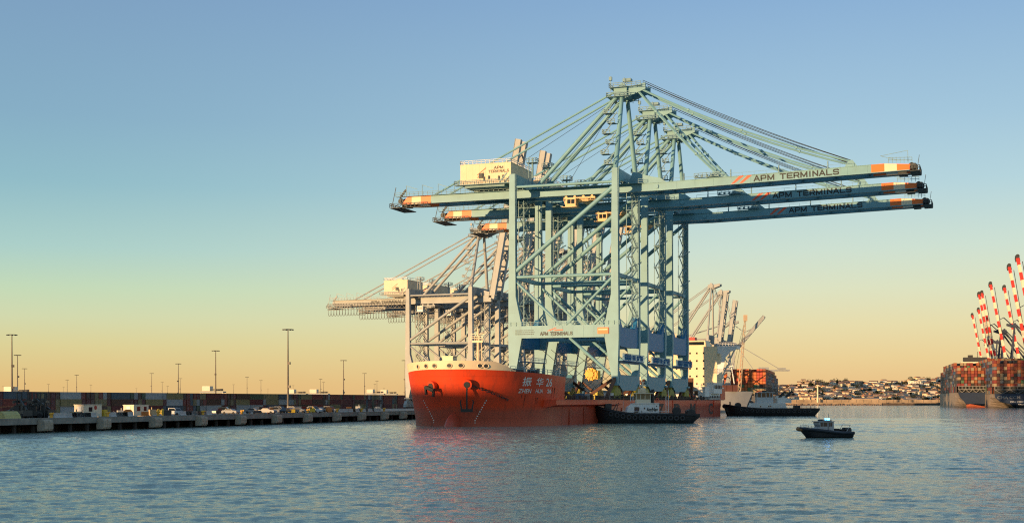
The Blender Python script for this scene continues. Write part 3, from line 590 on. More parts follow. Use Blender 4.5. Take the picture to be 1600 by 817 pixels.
    # ---- operator cab and trolley
    if det:
        x = P.get('cab', 16.5); mb = MB(); z = zg - gh - .3
        mb.box(x - 3.4, x + 6, v1 - 1.2, v2 + 1.2, z - .9, z - .5); mb.box(x + 1.2, x + 3.8, v1 - .4, v2 + .4, z - 1.7, z - .9)
        for k in range(4): mb.tube((x - 2.8 + k * 2.6, v1 - .9, z - .35), (x - 2.8 + k * 2.6, v1 - .4, z - .35), .4, 10)
        mb.rail((x - 3.4, v1 - 1.2, z - .5), (x + 6, v1 - 1.2, z - .5), -1.0, 1.2, .05); mb.build('trolley', P.get('trol', cab_tan), root)
        mb = MB(); y0, y1, zc = v1 - 2.6, v1 + .2, z - 3.4
        mb.prism([(x - 2.4, zc), (x + .6, zc), (x + .6, zc + 2.5), (x - 2.0, zc + 2.5), (x - 2.8, zc + 1.4)], y0, y1); mb.box(x - 3.4, x + 1.2, y0 - .7, y1 + .4, zc - .15, zc)
        cb = mb.build('operator_cab', P.get('cabm', cab_tan), root)
        mb = MB(); mb.box(x - 1.9, x - .9, y0 - .04, y0, zc + .9, zc + 2.1); mb.box(x - .7, x + .3, y0 - .04, y0, zc + .9, zc + 2.1); mb.build('window', glass, cb)
    return root

TH = 0.351; O8 = (0.297, 383.444); PU = (math.cos(TH), -math.sin(TH)); DV = (math.sin(TH), math.cos(TH))
def W8(u, v): return (O8[0] + u * PU[0] + v * DV[0], O8[1] + u * PU[1] + v * DV[1])
D8['bog'] = bogie_yel
c1 = make_crane(D8, 'front pale blue gantry crane with sunlit boom, nearest the bow of the red ship', (*O8, 0), -TH, 'new pale blue cranes carried on the red ship')
for k, lb in ((1, 'middle pale blue gantry crane with shaded boom, between its two twins on the red ship'),
              (2, 'rear pale blue gantry crane with lowest drawn boom, nearest the stern of the red ship')):
    c = copy_tree(c1); x, y = W8(0, 32.66 * k); c.location = (x, y, 6.0); c['label'] = lb
mb = MB(); mb.tube((22.0, 4.5, 7.4), (22.0, 6.3, 7.4), 1.75, 18); mb.tube((22.0, 4.1, 7.4), (22.0, 4.5, 7.4), .9, 12); mb.box(22.4, 24.0, 4.8, 7.4, 6.0, 8.4)
for k in range(10): a = k * math.pi / 5; mb.bar((22, 4.3, 7.4), (22 + 2 * math.cos(a), 4.4, 7.4 + 2 * math.sin(a)), .2, .15)
mb.build('cable_reel', M('reel_yellow_paint', (.80, .42, .02), .5, var=.15), c1)
# grey terminal cranes on the quay behind, booms raised
TG = 0.40; OG = ((638 - 800) / 2081.5 * 590, 590.0); DG = (math.sin(TG), math.cos(TG))
PG = dict(D8); PG.update(B=17.5, zb=2.5, zleg=7.0, zport=19.5, dport=3.0, zmid=31.0, ztie=52.2, zltop=55.2, zapex=79.0, ub=-40.5, uh=38.0, ut=107.5, zg=50.2, boom=79.5, body=grey_crane,
          deep=grey_crane, house=M('grey_crane_house', (.72, .60, .42), .6, var=.08, rust=.1), detail=1, lw=1.7, bands='none', festoon=True, girder_text=True, mh=(-13.0, -1.2), mhz=(53.2, 59.4), ua=31.0, bog=grey_crane,
          trol=grey_crane, cabm=white_paint, cab=5.0, gh=1.25)
g1 = make_crane(PG, 'grey gantry crane with raised boom, leftmost on the quay behind the red ship', (*OG, 0), -TG, 'grey gantry cranes on the quay')
names = ['second', 'third', 'fourth', 'fifth', 'sixth']; PG2 = dict(PG); PG2.update(ut=90.0); g2 = None
for k, nm in enumerate(names):
    d = 29.0 * (k + 1)
    if k == 1: c = g2 = make_crane(PG2, '-', (0, 0, 0), -TG, 'grey gantry cranes on the quay')
    else: c = copy_tree(g1 if k == 0 else g2)
    c.location = (OG[0] + DG[0] * d, OG[1] + DG[1] * d, 2.5); c['label'] = nm + ' grey gantry crane from the left in the row behind the red ship'

# ================================================================== heavy-lift ship
ship = empty('heavy_lift_ship', (*W8(15.25, 0), 0), -TH)
tag(ship, 'orange red heavy lift ship carrying three pale blue cranes, bow towards the viewer', 'ship')
def clp(x, a=0.0, b=1.0): return max(a, min(b, x))
def vstem(z): return -80.5 - 4.5 * clp((z - 1) / 10.5) ** 1.25
def vfull(z): return -55.0
def zdeck(v): return 11.5 + 1.4 * clp((-55 - v) / 29)
def hbm(z): return 17.4 + .9 * clp((z - 1.5) / 9.0)
def hpos(zn, q, side=1):
    v = vfull(zn) - (vfull(zn) - vstem(zn)) * q; e = 2.15
    hb = hbm(zn) * max(0.0, 1 - q ** e) ** .5
    z = zn if zn <= 6 else 6 + (zn - 6) / 5.5 * (zdeck(v) - 6)
    return Vector((side * hb, v, z))
def hull_at(v, z, side=1):      # point on the bow side at station v and height z
    zn = z if z <= 6 else 6 + (z - 6) * 5.5 / (zdeck(v) - 6)
    q = clp((vfull(zn) - v) / (vfull(zn) - vstem(zn)), 0, 1); p = hpos(zn, q, side); p.z = z; return p
ROWS = [-1.5, 0, 1, 2, 3, 4, 5, 6, 7.1, 8.2, 9.3, 10.4, 11.5]; NQ = 26
QS = [math.sin(math.pi / 2 * i / NQ) for i in range(NQ + 1)]
mb = MB(); grid = []
for zn in ROWS:
    grid.append([hpos(zn, q, 1) for q in QS] + [hpos(zn, q, -1) for q in reversed(QS[:-1])])
n = len(grid[0]); vs = [p for r in grid for p in r]
mb.add(vs, [(j * n + i, j * n + i + 1, (j + 1) * n + i + 1, (j + 1) * n + i) for j in range(len(ROWS) - 1) for i in range(n - 1)])
for s in (1, -1):
    low = [z for z in ROWS if z <= 6]; o = []
    for z in low: o.append([hpos(z, 0, s), Vector((s * 17.5, -34, z)), Vector((s * 17.5, 138, z)), Vector((s * 15.5, 149, z)) if z > 3 else Vector((s * 14.5, 147, z))])
    vs = [p for r in o for p in r]; mb.add(vs, [(j * 4 + i, j * 4 + i + 1, (j + 1) * 4 + i + 1, (j + 1) * 4 + i) for j in range(len(low) - 1) for i in range(3)])
mb.add([(-14.5, 147, -1.5), (14.5, 147, -1.5), (14.5, 147, 3), (15.5, 149, 4), (15.5, 149, 6), (-15.5, 149, 6), (-15.5, 149, 4), (-14.5, 147, 3)], [tuple(range(8))])
a = hpos(6, 0); b = hpos(11.5, 0)      # break of the forecastle
mb.add([(a.x, -55, 6), (-a.x, -55, 6), (-b.x, -55, 11.5), (b.x, -55, 11.5)], [(0, 1, 2, 3)])
hull = mb.build('hull', ship_red, ship, smooth=True)
mb = MB(); mb.sphere((0, -79.5, -1.2), 1, 20, sc=(1.5, 6.5, 4.6)); mb.build('bulbous_bow', ship_red, ship, smooth=True)
deck_m = M('ship_deck_brown', (.12, .05, .035), .8, var=.3)
mb = MB(); dk = grid[-1]; mb.add([Vector((p.x * .995, p.y, p.z - .05)) for p in dk], [tuple(range(len(dk)))]); mb.build('forecastle_deck', deck_m, ship)
mb = MB(); mb.add([(17.3, -55, 5.95), (17.4, 138, 5.95), (15.4, 149, 5.95), (-15.4, 149, 5.95), (-17.4, 138, 5.95), (-17.3, -55, 5.95)], [(0, 1, 2, 3, 4, 5)]); mb.build('main_deck', deck_m, ship)
# bulwark round the bow, cream, ending part way down the port side
cream = M('ship_cream_paint', (.80, .62, .40), .5, var=.08, rust=.18)
def bul(i):
    p = dk[i]; port_end = -76.0 if p.x > 0 else -54
    hgt = 1.9 * clp((port_end - p.y) / 4.5); lean = 1 + .012 * hgt; return Vector((p.x * lean, p.y - .18 * hgt * clp((-70 - p.y) / 12), p.z + hgt)), hgt
mb = MB(); idx = [i for i in range(len(dk)) if bul(i)[1] > 0 or dk[i].x < 0]
vs = []
for i in idx: t, hg = bul(i); vs += [dk[i] + Vector((0, 0, .02)), t + Vector((0, 0, .03)), Vector((t.x * .985, t.y + .25, t.z + .03)), Vector((dk[i].x * .985, dk[i].y + .3, dk[i].z))]
mb.add(vs, [(k * 4 + j, k * 4 + 4 + j, k * 4 + 5 + j, k * 4 + 1 + j) for k in range(len(idx) - 1) for j in range(3)])
bulwark = mb.build('bulwark', cream, ship, smooth=True)
for (sd_, vv_) in ((-1, -82.0), (-1, -83.7), (-1, -84.6), (1, -84.98), (1, -84.55), (1, -82.8), (1, -82.0)):   # mooring ports: pale rims round dark openings
    p0 = hull_at(vv_, zdeck(vv_), sd_); e_ = hull_at(vv_ + .15, zdeck(vv_), sd_) - p0; e_.z = 0
    if e_.length < 1e-3: e_ = Vector((1, 0, 0))
    tt = e_.normalized(); nn = Vector((tt.y, -tt.x, 0)); nn = -nn if nn.y > 0 else nn
    c = p0 + nn * .25 + Vector((0, 0, .85)); mb = MB()
    ring = [c + tt * (.62 * math.cos(a)) + Vector((0, 0, .5 * math.sin(a))) for a in [k * math.pi / 6 for k in range(12)]]
    mb.add(ring + [p - nn * .5 for p in ring], [tuple(range(12))] + [(k, (k + 1) % 12, 12 + (k + 1) % 12, 12 + k) for k in range(12)]); mb.path(ring + ring[:1], .1, 4, mi=1)
    mb.build('mooring_port', [dark_steel, cream], bulwark)
# anchors, hawse pipes and chain
anch_m = M('anchor_black_steel', (.02, .018, .016), .6, var=.4)
def anchor(parent, p, nn, hang):
    up = Vector((0, 0, 1)); tt = Vector((-nn.y, nn.x, 0)); mb = MB(); q = p + nn * .9 - up * hang
    mb.bar(p + nn * .8, q, .34, .34); mb.bar(q - tt * 1.35, q + tt * 1.35, .6, .7)
    for s in (-1, 1):
        a0, a1 = q + tt * s * 1.1, q + tt * s * 1.5 + up * 2.0
        mb.bar(a0, a1, .62, .3); mb.bar(a1, a1 + up * .4 - tt * s * .3, .3, .2)
    mb.build('anchor', anch_m, parent)
def hawse(v, z, side):
    p = hull_at(v, z, side); e = hull_at(v - .3, z, side) - hull_at(v + .3, z, side); nn = Vector((e.y, -e.x, 0)).normalized()
    if nn.dot(Vector((side, -1, 0))) < 0: nn = -nn
    mb = MB(); mb.tube(p - nn * 1.5 + Vector((0, 0, .3)), p + nn * 1.1 - Vector((0, 0, .25)), 1.0, 16, 1.15); hp = mb.build('hawse_pipe', ship_red, ship, smooth=True)
    mb = MB(); mb.tube(p + nn * 1.12 - Vector((0, 0, .25)), p + nn * 1.2 - Vector((0, 0, .27)), .7, 14); mb.build('hawse_opening', dark_steel, hp)
    return p, nn
HP, HN = hawse(-83.0, 9.7, 1)
anchor(ship, HP, HN, 6.0)
HS, HM = hawse(-82.9, 9.4, -1)
mb = MB(); up = Vector((0, 0, 1)); tt = Vector((-HM.y, HM.x, 0)); q = HS + HM * 1.45 - up * .7
mb.bar(q - tt * 1.2 + up * .3, q + tt * 1.3 - up * .6, .9, .7); mb.bar(q - tt * 1.3 + up * .4, q - tt * 1.0 - up * 1.4, .5, .45); mb.bar(q + tt * 1.2, q + tt * 1.1 - up * 1.9, .5, .45); mb.build('anchor', anch_m, ship)
mb = MB(); prev = HP + HN * 1.2
pts = [hull_at(-83.0 + 6.5 * t, 9.7 - 3.6 * t ** .8, 1) + Vector((.3, -.3, 0)) for t in [k / 14 for k in range(15)]]
for i, (a, b) in enumerate(zip(pts, pts[1:])):
    c = (a + b) / 2; d = (b - a) * .62
    for o in (-.16, .16): mb.bar(c - d + Vector((0, 0, o)) * (i % 2), c + d + Vector((0, 0, o)) * (i % 2), .14, .14)
mb.build('anchor_chain', anch_m, ship)
stain = M('rust_stain', (.16, .035, .015), .8, var=.5, scale=2.0)
rr_ = random.Random(6)
for (v_, z_, sd_, n_) in ((-73, 7.2, 1, 2), (-69, 6.6, 1, 3), (-62, 9.0, 1, 4)):
    for k in range(n_):     # rust runs below the hawse pipes and scuppers
        v0_ = v_ + rr_.uniform(-.9, .9); L_ = rr_.uniform(.8, 3.4); w_0 = rr_.uniform(.05, .14); o_ = Vector((sd_ * .03, -.05, 0)); mb = MB(); pts = []
        for j in range(6):
            z__ = z_ - L_ * j / 5; w = w_0 * (1 - j / 5.5); pts += [hull_at(v0_ - w, z__, sd_) + o_, hull_at(v0_ + w, z__, sd_) + o_]
        mb.add(pts, [(2 * j, 2 * j + 1, 2 * j + 3, 2 * j + 2) for j in range(5)]); mb.build('rust_run', stain, ship)
# name on the port bow
letter_white = M('ship_letter_white', (.72, .66, .58), .6, var=.1)
def side_map(v0, w, z0, hgt):
    def f(a, b):
        p = hull_at(v0 + a * w, z0 + b * hgt, 1); return Vector((p.x + .06, p.y - .03, p.z))
    return f
lettering('振', side_map(-74.0, 2.6, 9.2, 2.1), letter_white, ship, 0.012)
lettering('华', side_map(-69.8, 2.6, 9.2, 2.0), letter_white, ship, 0.012)
lettering('26', side_map(-66.1, 2.8, 9.2, 1.9), letter_white, ship, .01)
lettering('ZHEN', side_map(-74.6, 3.5, 7.65, .95), letter_white, ship, .012, shear=.03)
lettering('HUA', side_map(-69.6, 2.6, 7.65, .95), letter_white, ship, .012, shear=.03)
lettering('26', side_map(-65.2, 1.9, 7.65, .95), letter_white, ship, .03)
mb = MB()   # draught marks
for (v, side) in ((-79.6, 1), (-79.2, -1)):
    for k in range(11):
        z = .8 + k * .5; p = hull_at(v - .02 * k, z, side); e = hull_at(v - .4 - .02 * k, z, side); d = (e - p).normalized() * (.22 + .1 * (k % 2)); o = Vector((side * .06, -.08, 0))
        mb.add([p + o, p + d + o, p + d + o + Vector((0, 0, .22)), p + o + Vector((0, 0, .22))], [(0, 1, 2, 3)])
mb.build('draught_mark', letter_white, ship)
for ch, v in (('Z', 40.0), ('P', 62.0), ('M', 86.0), ('C', 116.0)):
    lettering(ch, lambda a, b, v=v: Vector((17.56, v + a * 8.0, .9 + b * 4.0)), M('hull_letter_brown', (.055, .028, .02), .7, var=.3), ship, .03)
# sponson along the port side, railing
mb = MB(); mb.prism([(14.0, 6.0), (19.6, 6.0), (19.6, 4.9), (14.0, 3.7)], -66, -8); mb.box(14.1, 19.7, -66.05, -8, 6.01, 6.12); mb.build('sponson', ship_red, ship)
for v in range(-50, 10, 12): MB().box(17.4, 17.72, v, v + .25, 0, 3.9).build('rubbing_strake', ship_red, ship)
for v in (30, 60, 95, 125): MB().box(17.4, 17.68, v, v + .2, 0, 6).build('rubbing_strake', ship_red, ship)
rail_m = M('deck_rail_brown', (.05, .03, .022), .7, var=.3)
mb = MB(); mb.rail((17.2, -52, 6), (17.2, 138, 6), 1.15, 1.6, .07); mb.box(17.0, 17.35, -54, 138, 6.0, 6.25)
for v in range(-53, 138, 5): mb.box(16.3, 16.9, v, v + .7, 6, 7.0 + .3 * (v % 3))
mb.build('deck_railing', rail_m, ship)
mb = MB(); top = [p for p in dk[:NQ] if p.y > -78]
for p, q in zip(top, top[1:]): mb.rail(p, q, 1.1, 1.5, .05)
mb.build('forecastle_railing', crane_rail, ship)
# sea-fastening braces from the crane legs to the deck
mb = []
for k in range(3):
    for vb in (0, 22.7):
        v = 32.66 * k + vb
        for (u0, du, dv) in ((15.25, 0, -10), (15.25, 0, 9), (15.25, -9, -1.5), (-15.25, 0, -9), (-15.25, 8, 0)):
            b = MB(); p = Vector((u0, v, 12.4)); q = Vector((u0 + du, v + dv, 6.1)); b.bar(p, q, .75, .85); b.tube(q - Vector((0, 0, .1)), q + Vector((0, 0, .5)), .9, 8); o = b.build('lashing_brace', rust_brown, ship)
for k in range(3):
    for s in (0, 1):
        y = 32.66 * k + 4 + s * 10
        MB().tube((-10, y, 6), (9, y + 2, 21), .07, 4).build('lashing_wire', dark_steel, ship); MB().tube((10, y, 6), (-9, y + 2, 21), .07, 4).build('lashing_wire', dark_steel, ship)
rr = random.Random(11)
cl = [M('clutter_yellow', (.55, .42, .05), .6), M('clutter_grey', (.3, .3, .28), .6), M('clutter_white', (.7, .66, .6), .6), M('clutter_blue', (.04, .10, .16), .6), M('clutter_red', (.4, .05, .03), .6)]
for k in range(26):   # deck machinery between the cranes: winches, lockers and vents
    v = -50 + k * 6.4 + rr.uniform(-1.5, 1.5); u = rr.uniform(3, 15); mb = MB(); w, d, hh = rr.uniform(.8, 2.2), rr.uniform(.8, 2.4), rr.uniform(.9, 2.3)
    if k % 3 == 0: mb.tube((u, v - d / 2, 7.0), (u, v + d / 2, 7.0), .8, 12); mb.box(u - 1, u + 1, v - d / 2 - .3, v - d / 2, 6, 7.7); mb.box(u - 1, u + 1, v + d / 2, v + d / 2 + .3, 6, 7.7); nm = 'deck_winch'
    elif k % 3 == 1: mb.box(u - w / 2, u + w / 2, v - d / 2, v + d / 2, 6, 6 + hh); mb.box(u - w / 2 - .1, u + w / 2 + .1, v - d / 2 - .1, v + d / 2 + .1, 6 + hh, 6.1 + hh); nm = 'deck_locker'
    else: mb.tube((u, v, 6), (u, v, 6 + hh), .25, 8); mb.sphere((u, v, 6 + hh + .2), .5, 8); nm = 'deck_vent'
    mb.build(nm, cl[k % 5], ship)
# forecastle fittings
mb = MB(); mb.box(-7.5, -4.8, -70, -67.5, 12.2, 16.3); mb.box(-7.7, -4.6, -70.2, -67.3, 16.3, 16.45); mb.box(-6.9, -6.1, -70.05, -70, 13.4, 15.3, 1); mb.rail((-10, -71, 12.2), (-3, -71, 12.2), 1.1, 1, .05); fh = mb.build('foredeck_house', [cream, dark_steel], ship)
mb = MB(); mb.tube((2.4, -72, 11.8), (2.4, -72, 22.6), .42, 8, .3); mb.bar((1.2, -72.4, 19.6), (3.8, -72.4, 19.6), .6, .5); mb.rail((1.0, -73, 19.8), (4.0, -73, 19.8), 1, .8, .06); mb.tube((3.6, -72, 12), (3.2, -72, 19.5), .12, 6); mb.box(1.7, 3.1, -72.8, -71.4, 14.2, 14.9); mb.bar((.6, -72, 21.4), (4.2, -72, 21.4), .14, .14); mb.build('foremast', cream, ship)
for (x, y) in ((8, -74), (11.5, -70), (-11, -68), (14, -66), (5, -79), (13, -63)):
    mb = MB(); mb.tube((x - .9, y, 12.6), (x + .9, y, 12.6), .62, 12); mb.box(x - 1.2, x - .9, y - .7, y + .7, 11.6, 13.3); mb.box(x + .9, x + 1.2, y - .7, y + .7, 11.6, 13.3); mb.build('mooring_winch', dark_steel, ship)
# accommodation block at the stern
yel = M('accommodation_paint', (.80, .64, .40), .55, var=.06, rust=.15)
acc = MB(); acc.box(-16, 17.35, 120, 130.5, 7.45, 25.2); acc.prism([(-14, 25.2), (13.4, 25.2), (12.6, 27.6), (-13, 27.6)], 121, 129); block = acc.build('accommodation_block', yel, ship, loc=(-1.0, 17, 1.0))
for j in range(5):
    for i in range(11): MB().box(-14 + i * 2.6, -13.4 + i * 2.6, 119.94, 120.02, 10.8 + j * 2.9, 11.5 + j * 2.9).build('porthole', glass, block)
mb = MB(); mb.box(-13, 12.2, 120.9, 121, 25.9, 27.1); mb.build('bridge_window', glass, block)
mb = MB()   # oval-pierced wing bracket and the bridge wing out to port
outer = [(14.2, 10.5), (14.2, 25.2), (23.5, 25.2), (23.5, 23.2), (21.5, 21.8), (19.8, 18.5)]
mb.add([(17.4, 120.2, 25.2), (24.5, 120.2, 25.2), (24.5, 120.2, 23.8), (22.4, 120.2, 23.2), (20.6, 120.2, 20.9), (19.6, 120.2, 16.0), (17.4, 120.2, 14.5), (17.4, 120.2, 18.4), (18.7, 120.2, 18.6), (19.2, 120.2, 20.3), (19.0, 120.2, 22.0), (18.3, 120.2, 22.6), (17.4, 120.2, 22.6)], [(0, 1, 2, 3, 4, 10, 11, 12), (4, 5, 6, 7, 8, 9, 10)])
mb.box(17.4, 24.8, 120.3, 127, 24.3, 25.4); mb.rail((17.4, 120.3, 25.4), (24.8, 120.3, 25.4), 1.2, 1, .07); mb.bar((18, 124, 12.6), (23.4, 124, 24.3), .5, .5); mb.bar((22.4, 124, 16), (17.6, 124, 24.3), .4, .4); mb.bar((17.5, 123, 16.5), (23, 123, 18), .4, .4); mb.bar((23.2, 124, 11), (21.0, 124, 24.3), .35, .35)
mb.build('bridge_wing', white_paint, block)
mb = MB(); mb.box(2, 8, 124, 128, 27.6, 29); mb.build('funnel_top', M('funnel_red', (.6, .04, .03), .5), block)
mb = MB(); mb.tube((-2, 126, 27.6), (-2, 126, 36), .35, 8); mb.bar((-4, 126, 33), (0, 126, 33), .2, .2); mb.bar((-3.2, 126, 35), (-.8, 126, 35), .2, .6); mb.tube((4, 130, 27), (4, 130, 34), .2, 6); mb.build('radar_mast', white_paint, block)
mb = MB(); mb.box(6, 17.1, 112, 119.4, 6.1, 10.6); mb.box(11, 17.2, 111.5, 119.4, 10.6, 10.8); mb.box(15.2, 17.25, 138, 146, 6.0, 10.8); mb.rail((6, 111.6, 10.8), (17.2, 111.6, 10.8), 1.1, 1.2, .06)
mb.box(-16, 17.2, 119.6, 146, 6.1, 8.4); aft = mb.build('deckhouse', white_paint, ship); MB().box(14.6, 17.45, 139, 147.5, 6.1, 10.4).build('stern_bulwark', ship_red, ship)
mb = MB(); [mb.box(8 + k * 2.6, 9.3 + k * 2.6, 111.9, 112, 7.8, 9.4) for k in range(3)]; [mb.box(17.26, 17.3, 121 + k * 3, 122.2 + k * 3, 6.9, 7.7) for k in range(7)]; mb.build('window', glass, aft)
mb = MB(); mb.box(15.6, 18.3, 122, 137, 8.45, 12.2); mb.box(15.5, 18.5, 121.8, 137.2, 12.2, 12.4); lb = mb.build('control_cabin', white_paint, ship); mb = MB(); [mb.box(18.3, 18.35, 123 + k * 2.8, 125 + k * 2.8, 10.2, 11.6) for k in range(5)]; mb.build('window', glass, lb)
mb = MB(); mb.box(13.0, 15.0, 101, 102.5, 6, 13.8, 0); mb.build('vent_trunk', rust_brown, ship)

# ================================================================== quay on the left
E0 = Vector((-90.6, 235.6, 0)); EV = Vector((.3095, .951, 0)); EP = Vector((.951, -.3095, 0)); ER = -math.atan2(EV.x, EV.y)
def Q(s, o, z=0): return E0 + EV * s + EP * o + Vector((0, 0, z))   # s along the quay edge, o out over the water (negative = inland)
def qframe(mb):     # a mesh built with y along the quay, x outwards
    return mb
quay = empty('quay', tuple(E0), ER); quay['kind'] = 'structure'
mb = MB(); mb.box(-9, 0, -420, 760, 1.55, 2.5); mb.box(-420, -9, -420, 760, 1.1, 2.5 - .004) if False else None
mb.box(-60, -9, -420, 760, 1.5, 2.496); mb.box(-.45, .02, -420, 760, 2.5, 2.72)
mb.build('wharf_deck', concrete, quay)
mb = MB(); mb.box(-900, -60, -600, 760, -1, 1.2); mb.build('yard_ground', M('yard_asphalt', (.06, .06, .06), .9, var=.3, scale=.1), quay)
mb = MB()
for k in range(110):
    for o in (-1.2, -4.5, -8):
        mb.tube((o, -200 + k * 5.4, -2), (o, -200 + k * 5.4, 1.55), .45, 8)
mb.box(-9.5, -9, -420, 760, -1, 1.5); mb.build('wharf_pile', M('pile_dark_concrete', (.035, .03, .026), .9, var=.4), quay)
fend = MB()
for p in [[(-.2, 2.45), (1.3, 2.35), (1.5, 1.9), (1.5, .75), (1.2, .35), (-.2, .3)]]: fend.prism(p, -1.25, 1.25)
fend.box(1.5, 1.56, -.08, .08, .5, 2.2); fend.box(1.5, 1.56, -1.2, 1.2, 1.35, 1.42)
f0 = fend.build('fender_block', concrete_lt); f0.rotation_euler = (0, 0, ER)
# fender positions read off along the quay
def s_at(px, o=0.0):     # distance along the quay that stands in direction px, o metres out
    r = (px - 800) / 2081.5; b = E0 + EP * o; return (r * b.y - b.x) / (EV.x - r * EV.y)
FX = [66, 158, 239, 311, 372.5, 429, 477.5, 523, 562, 598, 627]
for i, px in enumerate(FX):
    o = f0 if i == 0 else f0.copy()
    if i: COL.objects.link(o)
    o.location = Q(s_at(px), 0, 0); tag(o, '%s pale concrete fender block from the left on the quay face' % nth(i + 1), 'fender', 'fender blocks along the quay face')
boll = MB(); boll.tube((0, 0, 0), (0, 0, .75), .32, 12, .28); boll.sphere((0, 0, .95), .45, 10, sc=(1, 1, .55)); boll.tube((0, 0, 0), (0, 0, .1), .5, 12)
boll.bar((-.1, 0, .95), (.55, 0, 1.05), .3, .3)
b0 = boll.build('bollard', M('bollard_yellow', (.70, .36, .03), .55, var=.2)); b0.rotation_euler = (0, 0, ER)
for i, px in enumerate([80, 168, 247, 317, 378, 481, 527, 565, 600]):
    o = b0 if i == 0 else b0.copy()
    if i: COL.objects.link(o)
    o.location = Q(s_at(px, -1.5), -1.5, 2.5); tag(o, '%s yellow mooring bollard from the left on the quay edge' % nth(i + 1), 'bollard', 'bollards on the quay edge')

# ------------------------------------------------------------------ containers
CC = [('rust red', (.23, .048, .034)), ('maroon', (.14, .03, .03)), ('olive tan', (.27, .22, .10)), ('pale grey', (.38, .40, .40)), ('brown', (.10, .048, .03)), ('slate blue', (.075, .11, .14)), ('dull green', (.07, .11, .06))]
CM = {}
def cont_mesh(L, ci, axis):
    k = (L, ci, axis)
    if k in CM: return CM[k]
    mb = MB(); w, hh = 2.42, 2.56
    def bx(x0, x1, y0, y1, z0, z1, mi=0): mb.box(x0, x1, y0, y1, z0, z1, mi) if axis == 'x' else mb.box(y0, y1, x0, x1, z0, z1, mi)
    bx(-L / 2 + .08, L / 2 - .08, -w / 2 + .07, w / 2 - .07, .1, hh - .06)
    for a in (-L / 2, L / 2 - .16):
        for b in (-w / 2, w / 2 - .14): bx(a, a + .16, b, b + .14, 0, hh)
    for z0, z1 in ((0, .16), (hh - .12, hh)):
        for b in (-w / 2, w / 2 - .08): bx(-L / 2 + .16, L / 2 - .16, b, b + .08, z0, z1)
        for a in (-L / 2, L / 2 - .08): bx(a, a + .08, -w / 2 + .14, w / 2 - .14, z0, z1)
    nr = int(L / .55)
    for i in range(nr):
        a = -L / 2 + .3 + i * (L - .6) / nr
        for b in (-w / 2 + .02, w / 2 - .07): bx(a, a + .22, b, b + .05, .18, hh - .14)
    for b in (-.75, -.3, .3, .75):
        for a in (-L / 2 + .02, L / 2 - .06): bx(a, a + .04, b - .03, b + .03, .18, hh - .14, 1)
    me = mb.build('shipping_container', [M('container_' + CC[ci][0].replace(' ', '_'), CC[ci][1], .6, var=.2, rust=.35, scale=.8), M('door_bar_grey', (.22, .22, .22), .5)])
    CM[k] = me; return me
used = set()
rc = random.Random(5)
s = s_at(-12, -145.0); s_end = s_at(636, -145.0); col_i = 0; count = 0
tiern = ['bottom', 'middle', 'top']
while s < s_end:
    u = (s - s_at(0, -145.0)) / (s_end - s_at(0, -145.0))
    long_ = rc.random() < (.17 if u < .8 else .08) or u > .955
    if .22 < u < .30 or .5 < u < .56: long_ = rc.random() < .6
    L = 12.19 if long_ else (12.19 if rc.random() < .5 else 6.06)
    wdt = L + .35 if long_ else 2.62
    col_i += 1
    base_c = rc.choice([0, 0, 1, 1, 2, 2, 3, 4, 4, 5, 6])
    for t in range(3):
        ci = base_c if rc.random() < .3 else rc.choice([0, 0, 1, 1, 2, 2, 3, 4, 4, 5, 6])
        if long_ and u > .9: ci = [1, 0, 0][t]
        o = cont_mesh(L, ci, 'y' if long_ else 'x')
        if id(o) in used: o = o.copy(); COL.objects.link(o)
        else: used.add(id(o))
        off = -145 - (1.2 if long_ else L / 2) + rc.uniform(-.15, .15)
        o.location = Q(s + wdt / 2, off, 1.2 + t * 2.61); o.rotation_euler = (0, 0, ER); count += 1
        tag(o, '%s container, %s tier, %s stack from the left behind the quay' % (CC[ci][0], tiern[t], nth(col_i)), 'container', 'containers stacked behind the quay')
    s += wdt
print('YARD CONTAINERS', count)
# rows of containers farther back in the yard, uncountable at this distance
mb = MB(); rc2 = random.Random(8)
for row in range(3):
    s = s_at(0, -175.0) - 20
    while s < 640:
        if rc2.random() < .85:
            n = rc2.choice([2, 3, 3]); 
            for t in range(n): mb.box(-163 - row * 22 - 12.1, -163 - row * 22, s, s + 2.45, 1.2 + t * 2.61, 1.2 + t * 2.61 + 2.55, rc2.randrange(6))
        s += 2.6
o = mb.build('container_stacks', [MATS['container_' + CC[i][0].replace(' ', '_')] if ('container_' + CC[i][0].replace(' ', '_')) in MATS else concrete for i in range(6)], None, loc=tuple(E0)); o.rotation_euler = (0, 0, ER)
tag(o, 'rows of stacked containers deeper in the yard behind the front row', 'containers', kind='stuff')
# unseen sheds added off the left edge to shade the low bow and boats
for i, (s0, s1, zt_) in enumerate(((-640, -330, 13.9), (-322, -218, 13.5))):
    mb = MB(); mb.prism([(-167, 1.2), (-145, 1.2), (-145, zt_ - 1.2), (-156, zt_), (-167, zt_ - 1.2)], s0, s1)
    for k in range(int((s1 - s0) / 14)): mb.box(-145, -144.9, s0 + 3 + k * 14, s0 + 10 + k * 14, 1.2, 6.4, 1)
    o = mb.build('added_shade_shed', [M('shade_shed_cladding', (.3, .29, .27), .7, var=.2, rust=.2), dark_steel], None, loc=tuple(E0)); o.rotation_euler = (0, 0, ER)
    tag(o, '%s long low unseen shed added to shade the bow and boats' % nth(i + 1), 'shed', 'unseen sheds added for their shade')

